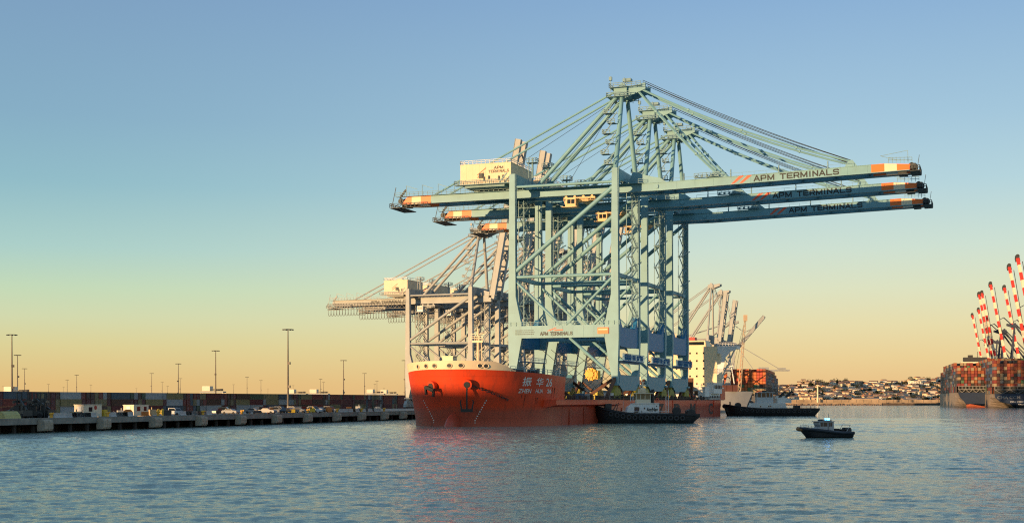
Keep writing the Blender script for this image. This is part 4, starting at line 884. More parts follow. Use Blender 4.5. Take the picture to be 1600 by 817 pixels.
# ------------------------------------------------------------------ yard light masts
pole_m = M('mast_galvanised', (.16, .13, .10), .6, var=.2)
mast = empty('light_mast'); H = 30.0
mb = MB(); mb.tube((0, 0, 0), (0, 0, H), .42, 8, .18); mb.box(-.8, .8, -.8, .8, 0, .8)
for z in (9.2, 17.5): mb.box(-.2, .9, -.3, .3, z, z + .9)
mb.build('pole', pole_m, mast)
mb = MB(); mb.torus((0, 0, H), 1.5, .1, 'z', 14, 5)
for k in range(4): a = k * math.pi / 2; mb.bar((0, 0, H + .1), (1.5 * math.cos(a), 1.5 * math.sin(a), H), .1, .1)
lr = mb.build('lamp_ring', pole_m, mast)
mb = MB()
for k in range(8): a = k * math.pi / 4; mb.cbox((1.75 * math.cos(a), 1.75 * math.sin(a), H - .12), (.55, .55, .34))
mb.build('floodlight', dark_steel, mast)
MX = [(18.6, 522.8), (27.4, 554.6), (38.4, 575.6), (75.6, 600), (105, 593.5), (99.5, 604.6), (119.8, 585.6), (142, 601), (5, 603.5), (213, 606.5), (237, 583), (253.5, 597), (262, 603), (278.6, 568), (281.6, 591), (337, 547.7),
      (365, 600.5), (386, 589), (407.7, 594), (418.6, 607), (450, 514.5), (458, 602), (501, 592), (505.5, 597), (536.8, 562.8), (569.5, 583), (585.8, 600), (589, 595), (600, 606.5), (632.8, 562.8)]
MX.sort(); first = True
for i, (px, py) in enumerate(MX):
    Y = 25.2 * 2081.5 / (625 - py); o = mast if first else copy_tree(mast); first = False
    o.location = ((px - 800) / 2081.5 * Y, Y, 1.2); o.rotation_euler = (0, 0, .3 * i)
    tag(o, '%s floodlight mast from the left above the container yard' % nth(i + 1), 'light mast', 'floodlight masts over the container yard')
# yard gantries peeping over the stacks
yg = empty('yard_gantry'); w_ = M('gantry_white', (.78, .68, .52), .5, var=.06)
mb = MB(); mb.box(-12, 12, -1.2, 0, 12.6, 13.6); mb.box(-12, 12, 6, 7.2, 12.6, 13.6); mb.build('girder', grey_crane, yg)
mb = MB(); mb.box(-9.5, -1.5, -1.5, 7, 13.9, 17.6); mb.build('machinery_box', w_, yg)
for x in (-11.5, 11.5):
    for y in (-.6, 6.6): MB().bar((x, y, 0), (x, y, 12.6), .8, .8).build('leg', w_, yg)
mb = MB(); mb.rail((-1, -1.2, 13.9), (12, -1.2, 13.9), 1.4, 1.6, .12); mb.box(3, 6, 0, 6, 14, 15.4); mb.box(8, 9.5, 1, 5, 14, 15.6); mb.build('trolley', dark_steel, yg)
GY = [(24, 607, 600), (331, 606, 720), (462, 611, 800), (497, 611, 830), (585, 611, 900), (606, 612, 960)]
for i, (px, py, Y) in enumerate(GY):
    o = yg if i == 0 else copy_tree(yg); zz = 6 + (625 - py) * Y / 2081.5 - 15.5
    o.location = ((px - 800) / 2081.5 * Y, Y, 1.2 if zz < 1.2 or True else zz); o.rotation_euler = (0, 0, -.15); o.scale = (.55, .55, max(.5, (6 + (625 - py + 3) * Y / 2081.5 - 1.2) / 17.6))
    tag(o, '%s white topped yard gantry from the left above the container stacks' % nth(i + 1), 'gantry', 'yard gantries over the stacks')

# ------------------------------------------------------------------ things on the wharf
def put(o, px, off, z=2.5, rz=0.0): o.location = Q(s_at(px, off), off, z); o.rotation_euler = (0, 0, ER + rz); return o
off_m = M('office_cream_panel', (.74, .62, .45), .6, var=.08, rust=.15)
for i, (px, L, W_, hh, off, lb) in enumerate(((133, 5.6, 2.6, 2.5, -7.5, 'cream site office cabin with round emblem and sunlit end wall'), (209, 5.6, 2.6, 2.4, -7, 'smaller tan site cabin beside parked equipment on the quay'))):
    r = empty('site_cabin'); tag(r, lb, 'cabin'); mb = MB(); mb.box(-W_, 0, 0, L, .15, hh); mb.box(-W_ - .1, .1, -.1, L + .1, hh, hh + .14)
    for y in (.5, L - .5): mb.box(-W_ + .2, -.2, y - .2, y + .2, 0, .15)
    mb.build('cabin_body', off_m, r)
    mb = MB(); mb.box(-W_ / 2 - .5, -W_ / 2 + .4, -.05, 0, .2, 2.2); mb.build('door', white_paint, r)
    mb = MB(); mb.box(0, .04, 1.2, 2.4, 1.2, 2.1); mb.box(0, .04, L - 1.8, L - .8, 1.2, 2.1) if i else None; mb.build('window', glass, r)
    if i == 0: mb = MB(); mb.tube((.0, L * .62, 2.0), (.06, L * .62, 2.0), .45, 14); mb.build('emblem', M('emblem_red', (.4, .05, .03), .6), r)
    put(r, px, off)
barr = M('barrier_white', (.42, .41, .39), .7, var=.12)
jb = MB(); jb.prism([(-.3, 0), (.3, 0), (.3, .15), (.12, .45), (.09, 1.05), (-.09, 1.05), (-.12, .45), (-.3, .15)], 0, 6.0); j0 = jb.build('barrier', barr)
for i, px in enumerate([84, 94, 103, 112, 121, 172, 181, 281, 290, 300, 309, 531, 541, 551, 561, 571, 581]):
    o = j0 if i == 0 else j0.copy()
    if i: COL.objects.link(o)
    put(o, px, -3.2); tag(o, '%s white concrete barrier from the left along the quay' % nth(i + 1), 'barrier', 'white barriers along the quay')
cm = [M('car_white', (.5, .5, .5), .45, var=.03), M('car_silver', (.20, .20, .21), .45, metal=.0, var=.03), M('car_dark', (.03, .035, .045), .3, var=.05, coat=.5), M('car_red', (.3, .03, .03), .3, var=.05, coat=.5)]
def make_car(mi, suv):
    r = empty('parked_car'); hgt = 1.75 if suv else 1.42
    mb = MB(); mb.prism([(-2.3, .35), (2.3, .35), (2.35, .75), (2.1, .95), (1.0, 1.02), (-2.0, 1.02), (-2.32, .85)], -.9, .9)
    mb.prism([(-1.9 if suv else -1.5, 1.02), (1.05, 1.02), (.35, hgt), (-1.7 if suv else -1.0, hgt)], -.78, .78); mb.build('car_body', cm[mi], r)
    mb = MB()
    for y in (-.8, .79): mb.prism([(-1.6 if suv else -1.25, 1.08), (.85, 1.08), (.3, hgt - .1), (-1.5 if suv else -.9, hgt - .1)], y - .005, y + .015)
    mb.add([(1.06, -.7, 1.05), (1.06, .7, 1.05), (.42, .7, hgt - .06), (.42, -.7, hgt - .06)], [(0, 1, 2, 3)]); mb.build('window', glass, r)
    for x in (-1.4, 1.4):
        for y in (-.92, .72): MB().tube((x, y, .34), (x, y + .2, .34), .34, 12).build('wheel', black_rubber, r)
    return r
cw = ['white', 'silver', 'dark', 'red']; protos = {}
CX = [(275, 0, 1), (396, 1, 0), (409, 2, 1), (418, 0, 0), (432, 0, 1), (439, 1, 1), (446, 2, 0), (452, 3, 0), (459, 1, 1), (466, 0, 0), (473, 2, 1), (484, 1, 0), (491, 0, 1), (498, 0, 0), (506, 2, 0), (516, 1, 1), (340, 2, 0), (352, 2, 1), (361, 1, 0)]
CX.sort()
for i, (px, mi, suv) in enumerate([(a, (0 if a in (275, 491) else (m_ if m_ else 1)), c_) for a, m_, c_ in CX]):
    k = (mi, suv)
    if k in protos: o = copy_tree(protos[k])
    else: o = protos[k] = make_car(mi, suv)
    put(o, px, -9 - (i % 3) * 4.5, 2.5, (0.15 * ((i * 7) % 5 - 2)) + (math.pi / 2 if i % 4 == 1 else 0))
    tag(o, '%s %s from the left among the vehicles parked on the quay' % (nth(i + 1), cw[mi] + (' tall car' if suv else ' low car')), 'car', 'vehicles parked on the quay')
def make_stacker(mat):
    r = empty('reach_stacker'); mb = MB(); mb.prism([(-3.2, .8), (3.0, .8), (3.0, 1.8), (.5, 2.2), (-3.2, 2.6)], -1.5, 1.5); mb.build('chassis', mat, r)
    mb = MB(); mb.box(-.9, .7, -.7, .7, 2.2, 3.9); mb.box(-1.0, .9, -.8, .8, 3.9, 4.05); mb.build('cab', dark_steel, r)
    mb = MB(); mb.bar((3.4, -.7, .3), (3.6, -.7, 8.2), .35, .4); mb.bar((3.4, .7, .3), (3.6, .7, 8.2), .35, .4)
    for z in (1.5, 4.5, 7.9): mb.bar((3.5, -.7, z), (3.5, .7, z), .3, .3)
    mb.build('lift_mast', dark_steel, r)
    mb = MB(); mb.box(3.8, 4.1, -1.9, 1.9, 4.9, 5.6); mb.box(3.8, 5.2, -1.6, -1.3, 4.7, 4.9); mb.box(3.8, 5.2, 1.3, 1.6, 4.7, 4.9); mb.build('carriage', mat, r)
    mb = MB(); mb.bar((-2.6, 0, 2.6), (3.6, 0, 6.0), .5, .6); mb.build('lift_boom', mat, r)
    for x in (-2.3, 2.2):
        for y in (-1.75, 1.25): MB().tube((x, y, .8), (x, y + .5, .8), .8, 14).build('wheel', black_rubber, r)
    return r
rs = make_stacker(M('stacker_dark_paint', (.05, .05, .045), .5, var=.3)); ry = [(28, 0.2, -10), (37, 2.6, -8), (45, 1.2, -12), (53, .4, -9), (61, 1.9, -11), (69, 3.0, -8)]
for i, (px, rz, off) in enumerate(ry):
    o = rs if i == 0 else copy_tree(rs); put(o, px, off, 2.5, rz); o.scale = (.62,) * 3
    tag(o, '%s dark lift truck from the left in the cluster by the quay edge' % nth(i + 1), 'lift truck', 'dark lift trucks near the quay edge')
tarp = MB(); tarp.prism([(-1.6, 0), (1.6, 0), (1.2, .9), (.6, 1.5), (-.7, 1.35), (-1.3, .8)], -2.2, 2.2); o = tarp.build('covered_pallet', M('tarp_yellow', (.45, .40, .16), .8, var=.25, scale=1.5)); put(o, 10, -3.5); tag(o, 'sagging pale yellow tarpaulin over a load left of the lift trucks', 'covered load')
rk = random.Random(21)
kit = [M('kit_orange', (.6, .2, .04), .6), M('kit_tan', (.55, .38, .2), .6), M('kit_dark', (.06, .05, .05), .6), M('kit_yellow', (.6, .42, .04), .6), M('kit_white', (.42, .40, .36), .6)]
KX = [118, 124, 160, 190, 200, 226, 236, 251, 262, 402, 422, 456, 488, 514, 545, 560, 590]
kn = ['pump_cart', 'cable_drum', 'tool_crate']; kl = ['squat pump cart', 'upright cable drum', 'slatted tool crate']; kc = ['orange', 'tan', 'dark', 'yellow', 'white']
for i, px in enumerate(KX):
    t = i % 3; c = rk.randrange(5); mb = MB(); hh = rk.uniform(.9, 1.7)
    if t == 0: mb.box(-.7, .7, -.9, .9, .3, hh); mb.tube((-.6, -.7, .3), (-.4, -.7, .3), .3); mb.tube((.4, .7, .3), (.6, .7, .3), .3); mb.bar((0, .9, .5), (0, 1.7, 1.1), .08, .08); mb.tube((.2, 0, hh), (.2, 0, hh + .5), .12)
    elif t == 1: mb.tube((-.5, 0, .8), (.5, 0, .8), .45, 12); mb.tube((-.6, 0, .8), (-.5, 0, .8), .8, 14); mb.tube((.5, 0, .8), (.6, 0, .8), .8, 14)
    else:
        mb.box(-.6, .6, -.8, .8, .12, hh)
        for k in range(4): mb.box(-.66, .66, -.84, .84, .2 + k * hh / 4.4, .3 + k * hh / 4.4)
    o = mb.build(kn[t], kit[c]); put(o, px, -5.2 - (i % 4) * 1.6, 2.5, rk.uniform(0, 3))
    tag(o, '%s %s, %s from the left of the gear on the quay' % (kc[c], kl[t], nth(i + 1)), kn[t].split('_')[1], 'gear standing on the quay')

# ================================================================== tugs
def loft(mb, secs, mi=0):
    n = len(secs[0]); vs = [p for s_ in secs for p in s_]
    mb.add(vs, [(j * n + i, j * n + (i + 1) % n, (j + 1) * n + (i + 1) % n, (j + 1) * n + i) for j in range(len(secs) - 1) for i in range(n)] + [tuple(range(n)), tuple((len(secs) - 1) * n + i for i in reversed(range(n)))], mi)
def make_tug(Lh, Bm, zbow, zmid_, zst, label, text=None, big=False):
    r = empty('tugboat'); tag(r, label, 'tugboat', 'harbour tugs'); N = 22; secs = []
    def prof(t):     # t 0 bow .. 1 stern: half breadth, sheer height, keel x offset
        hb = Bm / 2 * (1 - (1 - min(1, t / .26)) ** 2.3) ** .55 * (1 - .22 * max(0, (t - .8) / .2) ** 2) if t > 0 else .05
        zz = zmid_ + (zbow - zmid_) * max(0, 1 - t / .42) ** 1.6 + (zst - zmid_) * max(0, (t - .6) / .4); return hb, zz
    for i in range(N + 1):
        t = i / N; hb, zz = prof(t); x = -Lh / 2 + Lh * t; xw = x + 1.6 * max(0, 1 - t / .15) - 1.6 * max(0, (t - .88) / .12)
        secs.append([Vector((x, -hb, zz)), Vector((x, -hb * 1.0, zz - .7)), Vector((xw, -hb * .93, .3)), Vector((xw, -hb * .7, -1)), Vector((xw, hb * .7, -1)), Vector((xw, hb * .93, .3)), Vector((x, hb, zz - .7)), Vector((x, hb, zz)), Vector((x, hb * .93, zz)), Vector((x, hb * .93, zz - .8)), Vector((x, -hb * .93, zz - .8)), Vector((x, -hb * .93, zz))])
    mb = MB(); loft(mb, secs); hull_ = mb.build('hull', black_hull, r, smooth=True)
    mb = MB()
    for i in range(1, N):
        t0, t1 = (i - 1) / N, i / N; a, b = prof(max(.01, t0)), prof(t1)
        for s_ in (-1, 1): mb.tube((-Lh / 2 + Lh * t0, s_ * (a[0] + .05), a[1] - .45), (-Lh / 2 + Lh * t1, s_ * (b[0] + .05), b[1] - .45), .24, 6)
    mb.sphere((-Lh / 2 + .5, 0, zbow - .9), 1, 12, sc=(1.0, 2.4, .9)); mb.build('rubber_fender', black_rubber, r, smooth=True)
    for k in range(13 if not big else 14):
        t = .17 + k * .055; hb, zz = prof(t)
        for s_ in (-1,):
            mb = MB(); mb.torus((-Lh / 2 + Lh * t, s_ * (hb + .22), zz - 1.2), .5, .22, 'y', 12, 6); mb.bar((-Lh / 2 + Lh * t, s_ * (hb + .1), zz - .8), (-Lh / 2 + Lh * t, s_ * hb, zz - .2), .06, .06); mb.build('tyre_fender', M('tyre_grey_rubber', (.035, .035, .036), .7, var=.3), r)
    return r, prof
def tug_one():
    r, prof = make_tug(28.0, 9.6, 4.9, 2.7, 2.5, 'black tug with white house and orange lit wheelhouse alongside the red hull')
    z0 = 2.0
    mb = MB(); mb.prism([(-6.3, z0), (5.3, z0), (5.3, 5.6), (-3.6, 5.6), (-5.2, 4.6)], -2.9, 2.9); mb.box(-3.8, 5.6, -3.1, 3.1, 5.6, 5.75); dh = mb.build('deckhouse', white_paint, r)
    mb = MB(); mb.box(-3.2, -1.5, -2.95, -2.9, 2.9, 4.6); mb.tube((.3, -2.97, 4.2), (.3, -2.9, 4.2), .28, 12); mb.tube((-.7, -2.97, 3.3), (-.7, -2.9, 3.3), .22, 12); mb.box(4.3, 4.6, -2.96, -2.9, 4.6, 5.0); mb.build('window', glass, dh)
    lettering('AmNav', flat((1.0, -2.97, 3.3), (1, 0, 0), (0, 0, 1), 3.9, 1.15), letter_dark, dh, .03)
    mb = MB(); mb.box(-5.4, 5.4, -2.97, -2.9, 2.2, 2.5); mb.build('red_band', M('tug_red_band', (.25, .04, .03), .6), dh)
    mb = MB(); mb.box(-2.4, 2.6, -1.9, 1.9, 5.75, 6.9); mb.box(-3.2, 3.4, -2.5, 2.5, 8.6, 8.8)
    for x in (-2.3, -.9, .6, 2.4):
        for y in (-1.85, 1.85): mb.bar((x, y, 6.9), (x * 1.05, y, 8.6), .2, .2)
    wh = mb.build('wheelhouse', M('tug_tan_paint', (.74, .62, .44), .5, var=.08), r)
    mb = MB(); mb.box(-2.2, 2.3, -1.78, 1.78, 6.9, 8.58); mb.build('window', M('wheelhouse_glass', (.10, .11, .07), .1, var=.2), wh)
    mb = MB(); mb.box(-1.2, 1.2, -1, 1, 8.8, 9.6); mb.box(-.8, .9, -.7, .7, 9.6, 10.4); mb.box(-.2, .3, -.2, .2, 10.4, 12.2); mb.bar((-1.1, 0, 11.2), (1.2, 0, 11.2), .2, .25); mb.bar((-.9, 0, 12.2), (1.0, 0, 12.2), .15, .15); mb.tube((-1.4, -.8, 8.8), (-1.4, -.8, 10.0), .3); mb.sphere((-.8, .4, 10.8), .38, 8); mb.sphere((.9, -.4, 11.0), .35, 8); mb.rail((-1.6, -1.2, 8.8), (1.6, -1.2, 8.8), 1, .6, .05); mb.build('mast', M('mast_tan_paint', (.74, .62, .44), .5), wh)
    for x, y in ((3.3, -1.9), (3.3, 1.3)):
        mb = MB(); mb.tube((x, y, 5.7), (x, y, 9.4), .42, 10); mb.tube((x, y, 9.4), (x + .3, y, 9.9), .3, 8); mb.build('exhaust_stack', black_hull, r)
    mb = MB(); mb.torus((4.7, -2.6, 6.8), .42, .12, 'y', 14, 6); mb.build('life_ring', M('ring_red', (.7, .08, .03), .5), r)
    mb = MB(); mb.tube((-9.6, -1.4, 4.2), (-9.6, 1.4, 4.2), .9, 14); mb.box(-10.4, -8.8, -1.7, -1.4, 3, 5.1); mb.box(-10.4, -8.8, 1.4, 1.7, 3, 5.1); mb.bar((-7.6, -1, 3), (-6.9, -1, 5.4), .15, .15); mb.bar((-8.6, -1.6, 3), (-7.3, -1.6, 5.2), .2, .2); mb.build('bow_winch', dark_steel, r)
    mb = MB(); mb.tube((8.4, -1.1, 3.2), (8.4, 1.1, 3.2), 1.05, 14); mb.prism([(11.0, 2), (13.3, 2), (12.9, 3.3), (11.9, 3.7), (11.0, 3.2)], -2.4, 2.4); mb.build('stern_winch', dark_steel, r)
    mb = MB(); mb.rail((-5.9, -3.3, 2.7), (-5.9, -3.3, 2.75), 3, 1, .05); mb.tube((5.8, -3.3, 2.6), (5.8, -3.3, 8.6), .08, 5); mb.tube((5.2, -3.3, 2.6), (5.2, -3.3, 7), .08, 5); mb.tube((-3.9, -2.6, 5.7), (-3.9, -2.6, 7.6), .09, 5); mb.tube((-3.3, -2.6, 5.7), (-3.3, -2.6, 7.4), .09, 5); mb.rail((-6.6, -3.2, 2.2), (5.8, -3.2, 2.2), .9, 1.4, .04); mb.build('railing', white_paint, r)
    for c_ in kids(r):
        if c_.name.split('.')[0] in ('deckhouse', 'wheelhouse', 'exhaust_stack', 'life_ring'): c_.scale = (.76, .85, .86); c_.location = (-.5, 0, .3)
    return r
t1 = tug_one(); t1.location = ((1007 - 800) / 2081.5 * 349, 349, 0); t1.rotation_euler = (0, 0, R(1))
def tug_two():
    r, prof = make_tug(36.0, 11.0, 4.6, 3.0, 3.0, 'larger black and white tug holding at the stern of the red ship', big=True)
    mb = MB(); mb.prism([(-8.5, 2.2), (7.5, 2.2), (6.6, 5.4), (-7.2, 5.4)], -3.8, 3.8); dh = mb.build('deckhouse', white_paint, r)
    mb = MB(); [mb.tube((x, -3.87, 4), (x, -3.8, 4), .3, 12) for x in (-3.6, -.2, .6)]; mb.build('window', glass, dh)
    mb = MB(); mb.box(-5.0, 1.8, -2.6, 2.6, 5.4, 8.0); mb.box(-5.3, 2.2, -2.9, 2.9, 10.0, 10.25)
    for x in (-4.9, -3.1, -1.2, .4, 1.6):
        for y in (-2.5, 2.5): mb.box(x - .14, x + .14, y - .1, y + .1, 8.0, 10.0)
    wh = mb.build('wheelhouse', M('tug_pale_grey', (.55, .56, .56), .5, var=.06), r)
    mb = MB(); mb.box(-4.8, 1.6, -2.4, 2.4, 8.0, 9.98); mb.build('window', glass, wh)
    mb = MB(); mb.tube((-1.6, 0, 10.2), (-1.6, 0, 14.2), .18); mb.bar((-2.8, 0, 12.4), (-.4, 0, 12.4), .2, .3); mb.box(-2.4, -.8, -.5, .5, 10.25, 11.0); mb.build('mast', dark_steel, wh)
    mb = MB(); mb.box(3.6, 9.4, -2.2, 2.2, 5.4, 7.4); mb.prism([(3.2, 7.4), (7.6, 7.4), (6.8, 8.6), (3.6, 8.6)], -1.8, 1.8)
    mb.build('engine_casing', white_paint, r)
    for x in (3.9, 6.6):
        mb = MB(); mb.prism([(x, 8.0), (x + 1.4, 8.0), (x + 3.3, 10.6), (x + 2.8, 10.9), (x + 1.0, 9.4)], -2.0, -1.4); mb.build('exhaust_stack', black_hull, r)
    mb = MB(); mb.tube((-12.5, -1.6, 4.0), (-12.5, 1.6, 4.0), 1.1, 14); mb.bar((-15.5, 0, 3.4), (-15.5, 0, 5.4), .5, .5); mb.build('bow_winch', dark_steel, r)
    mb = MB(); mb.rail((7.8, -4.6, 3), (16, -4.6, 3), .9, 1.5, .05); mb.box(9, 11, -2, 2, 2.4, 4.0); mb.build('stern_railing', dark_steel, r)
    for c_ in kids(r):
        if c_.name.split('.')[0] in ('deckhouse', 'wheelhouse', 'engine_casing', 'exhaust_stack'): c_.scale = (.92, .9, .86); c_.location = (-1.0, 0, .25)
    return r
t2 = tug_two(); t2.location = ((1204 - 800) / 2081.5 * 512, 512, 0); t2.rotation_euler = (0, 0, R(-2))

# ================================================================== patrol boat
def patrol():
    r = empty('patrol_boat'); tag(r, 'small patrol boat with dark inflatable collar and lit blue beacon', 'patrol boat')
    N = 16; L = 9.0; secs = []; bh = M('patrol_dark_hull', (.012, .014, .02), .4, var=.2)
    def pr(t): return (1.45 * (1 - (1 - min(1, t / .42)) ** 2.2) ** .6 if t > 0 else .04), 1.55 - .75 * min(1, t / .75)
    for i in range(N + 1):
        t = i / N; hb, zz = pr(t); x = -L / 2 + L * t; xw = x + 1.2 * max(0, 1 - t / .3)
        secs.append([Vector((x, -hb, zz)), Vector((xw, -hb * .85, .15)), Vector((xw + .15, 0, -.35)), Vector((xw, hb * .85, .15)), Vector((x, hb, zz)), Vector((x, hb * .8, zz - .12)), Vector((x, -hb * .8, zz - .12))])
    mb = MB(); loft(mb, secs); mb.build('hull', bh, r, smooth=True)
    mb = MB()
    for s_ in (-1, 1):
        pts = [(-L / 2 + L * k / N, s_ * pr(max(.02, k / N))[0], pr(k / N)[1] - .05) for k in range(N + 1)]
        mb.path(pts, .27, 8); [mb.sphere(p, .27, 8) for p in pts[1:-1]]
    mb.build('inflatable_collar', bh, r, smooth=True)
    mb = MB(); mb.sphere((-L / 2 + .25, 0, 1.38), 1, 12, sc=(.62, .8, .36)); mb.build('bow_fender', M('bow_fender_brown', (.30, .14, .045), .6, var=.3), r, smooth=True)
    gm_ = M('patrol_grey_paint', (.36, .36, .37), .45, var=.05)
    mb = MB(); mb.prism([(-2.6, 1.2), (-1.9, 1.55), (-1.4, 1.6), (-1.15, 1.75), (-1.5, 2.45), (-1.2, 2.55), (1.15, 2.55), (1.2, .6), (-2.4, .6)], -1.02, 1.02); mb.box(-1.6, 1.35, -1.15, 1.15, 2.55, 2.66); cb = mb.build('cabin', gm_, r)
    mb = MB()
    for a, b in ((-1.18, -.78), (-.68, .0), (.34, .56), (.64, .86)): mb.box(a, b, -1.045, -1.02, 1.82, 2.42)
    mb.add([(-1.2, -.85, 1.84), (-1.2, .85, 1.84), (-1.47, .85, 2.42), (-1.47, -.85, 2.42)], [(0, 1, 2, 3)]); mb.build('window', glass, cb)
    mb = MB(); mb.box(-1.05, -.1, -1.06, -1.03, 1.2, 1.32) ; mb.box(.1, .3, -1.06, -1.02, .75, 2.4); mb.build('door', M('patrol_door_grey', (.2, .2, .21), .5), cb)
    mb = MB(); mb.box(-.4, 1.0, -.6, .6, 2.66, 2.82); mb.tube((.1, .3, 2.7), (.1, .3, 3.9), .025, 5); mb.tube((.85, .2, 2.7), (.85, .2, 3.9), .03, 5); mb.sphere((-.9, 0, 2.78), .26, 8, sc=(1, 1, .6)); mb.box(-.75, -.2, .1, .5, 2.66, 2.95); mb.rail((-1.5, -1.1, 2.66), (-.2, -1.1, 2.66), .28, .4, .02); mb.build('roof_gear', dark_steel, cb)
    mb = MB(); mb.tube((.42, -.4, 2.82), (.42, -.4, 3.12), .13, 10); mb.tube((.42, .4, 2.82), (.42, .4, 3.12), .13, 10); mb.box(.28, .56, -.4, .4, 2.82, 3.0); mb.tube((.72, -.2, 2.82), (.72, -.2, 3.1), .1, 10)
    mb.build('beacon', M('beacon_blue_light', (.1, .4, .9), .3, emit=(.12, .45, 1.0), estr=5), r)
    mb = MB(); mb.bar((3.2, -1.3, .9), (3.9, -1.3, 2.05), .06, .06); mb.bar((3.2, 1.3, .9), (3.9, 1.3, 2.05), .06, .06); mb.bar((3.9, -1.3, 2.05), (3.9, 1.3, 2.05), .06, .06); mb.bar((1.3, -1.25, 1.95), (3.8, -1.25, 2.0), .04, .04); mb.build('stern_arch', gm_, r)
    mb = MB(); mb.rail((-3.8, -.75, 1.55), (-2.2, -1.05, 1.35), .5, .5, .022); mb.rail((-3.8, .75, 1.55), (-2.2, 1.05, 1.35), .5, .5, .022); mb.tube((-3.7, 0, 1.6), (-3.7, 0, 2.35), .025, 5); mb.build('bow_rail', gm_, r)
    for y in (-.55, .55):
        mb = MB(); mb.prism([(3.6, .5), (4.3, .5), (4.4, 1.3), (4.2, 1.6), (3.6, 1.6), (3.45, 1.3)], y - .28, y + .28); mb.box(3.8, 4.1, y - .1, y + .1, -.3, .5); mb.build('outboard_engine', dark_steel, r)
    mb = MB(); mb.box(1.5, 2.3, -.8, .8, .7, 1.45); mb.box(2.6, 3.3, -.6, .6, .7, 1.35); mb.build('deck_seat', black_rubber, r)
    li = bpy.data.lights.new('beacon_lamp', 'POINT'); li.energy = 6; li.color = (.15, .45, 1.0); li.shadow_soft_size = .15; lo = bpy.data.objects.new('beacon_lamp', li); COL.objects.link(lo); setp(lo, r); lo.location = (.42, -.45, 3.3)
    return r
pb_ = patrol(); pb_.location = ((1288 - 800) / 2081.5 * 214, 214, 0); pb_.rotation_euler = (R(0), R(0), R(14))

# ================================================================== container ships
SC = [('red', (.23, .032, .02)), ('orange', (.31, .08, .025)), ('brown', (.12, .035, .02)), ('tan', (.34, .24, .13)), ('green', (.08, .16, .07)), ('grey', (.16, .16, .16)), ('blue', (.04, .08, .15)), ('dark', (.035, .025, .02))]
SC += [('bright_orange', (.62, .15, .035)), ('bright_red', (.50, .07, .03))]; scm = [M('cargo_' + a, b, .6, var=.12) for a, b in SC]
stuff = MB(); rs_ = random.Random(4)
def boxes_world(mb, T, x0, x1, y0, y1, z0, z1, mi):
    vs = [T @ Vector(p) for p in ((x0, y0, z0), (x1, y0, z0), (x1, y1, z0), (x0, y1, z0), (x0, y0, z1), (x1, y0, z1), (x1, y1, z1), (x0, y1, z1))]
    mb.add(vs, [(0, 3, 2, 1), (4, 5, 6, 7), (0, 1, 5, 4), (1, 2, 6, 5), (2, 3, 7, 6), (3, 0, 4, 7)], mi)
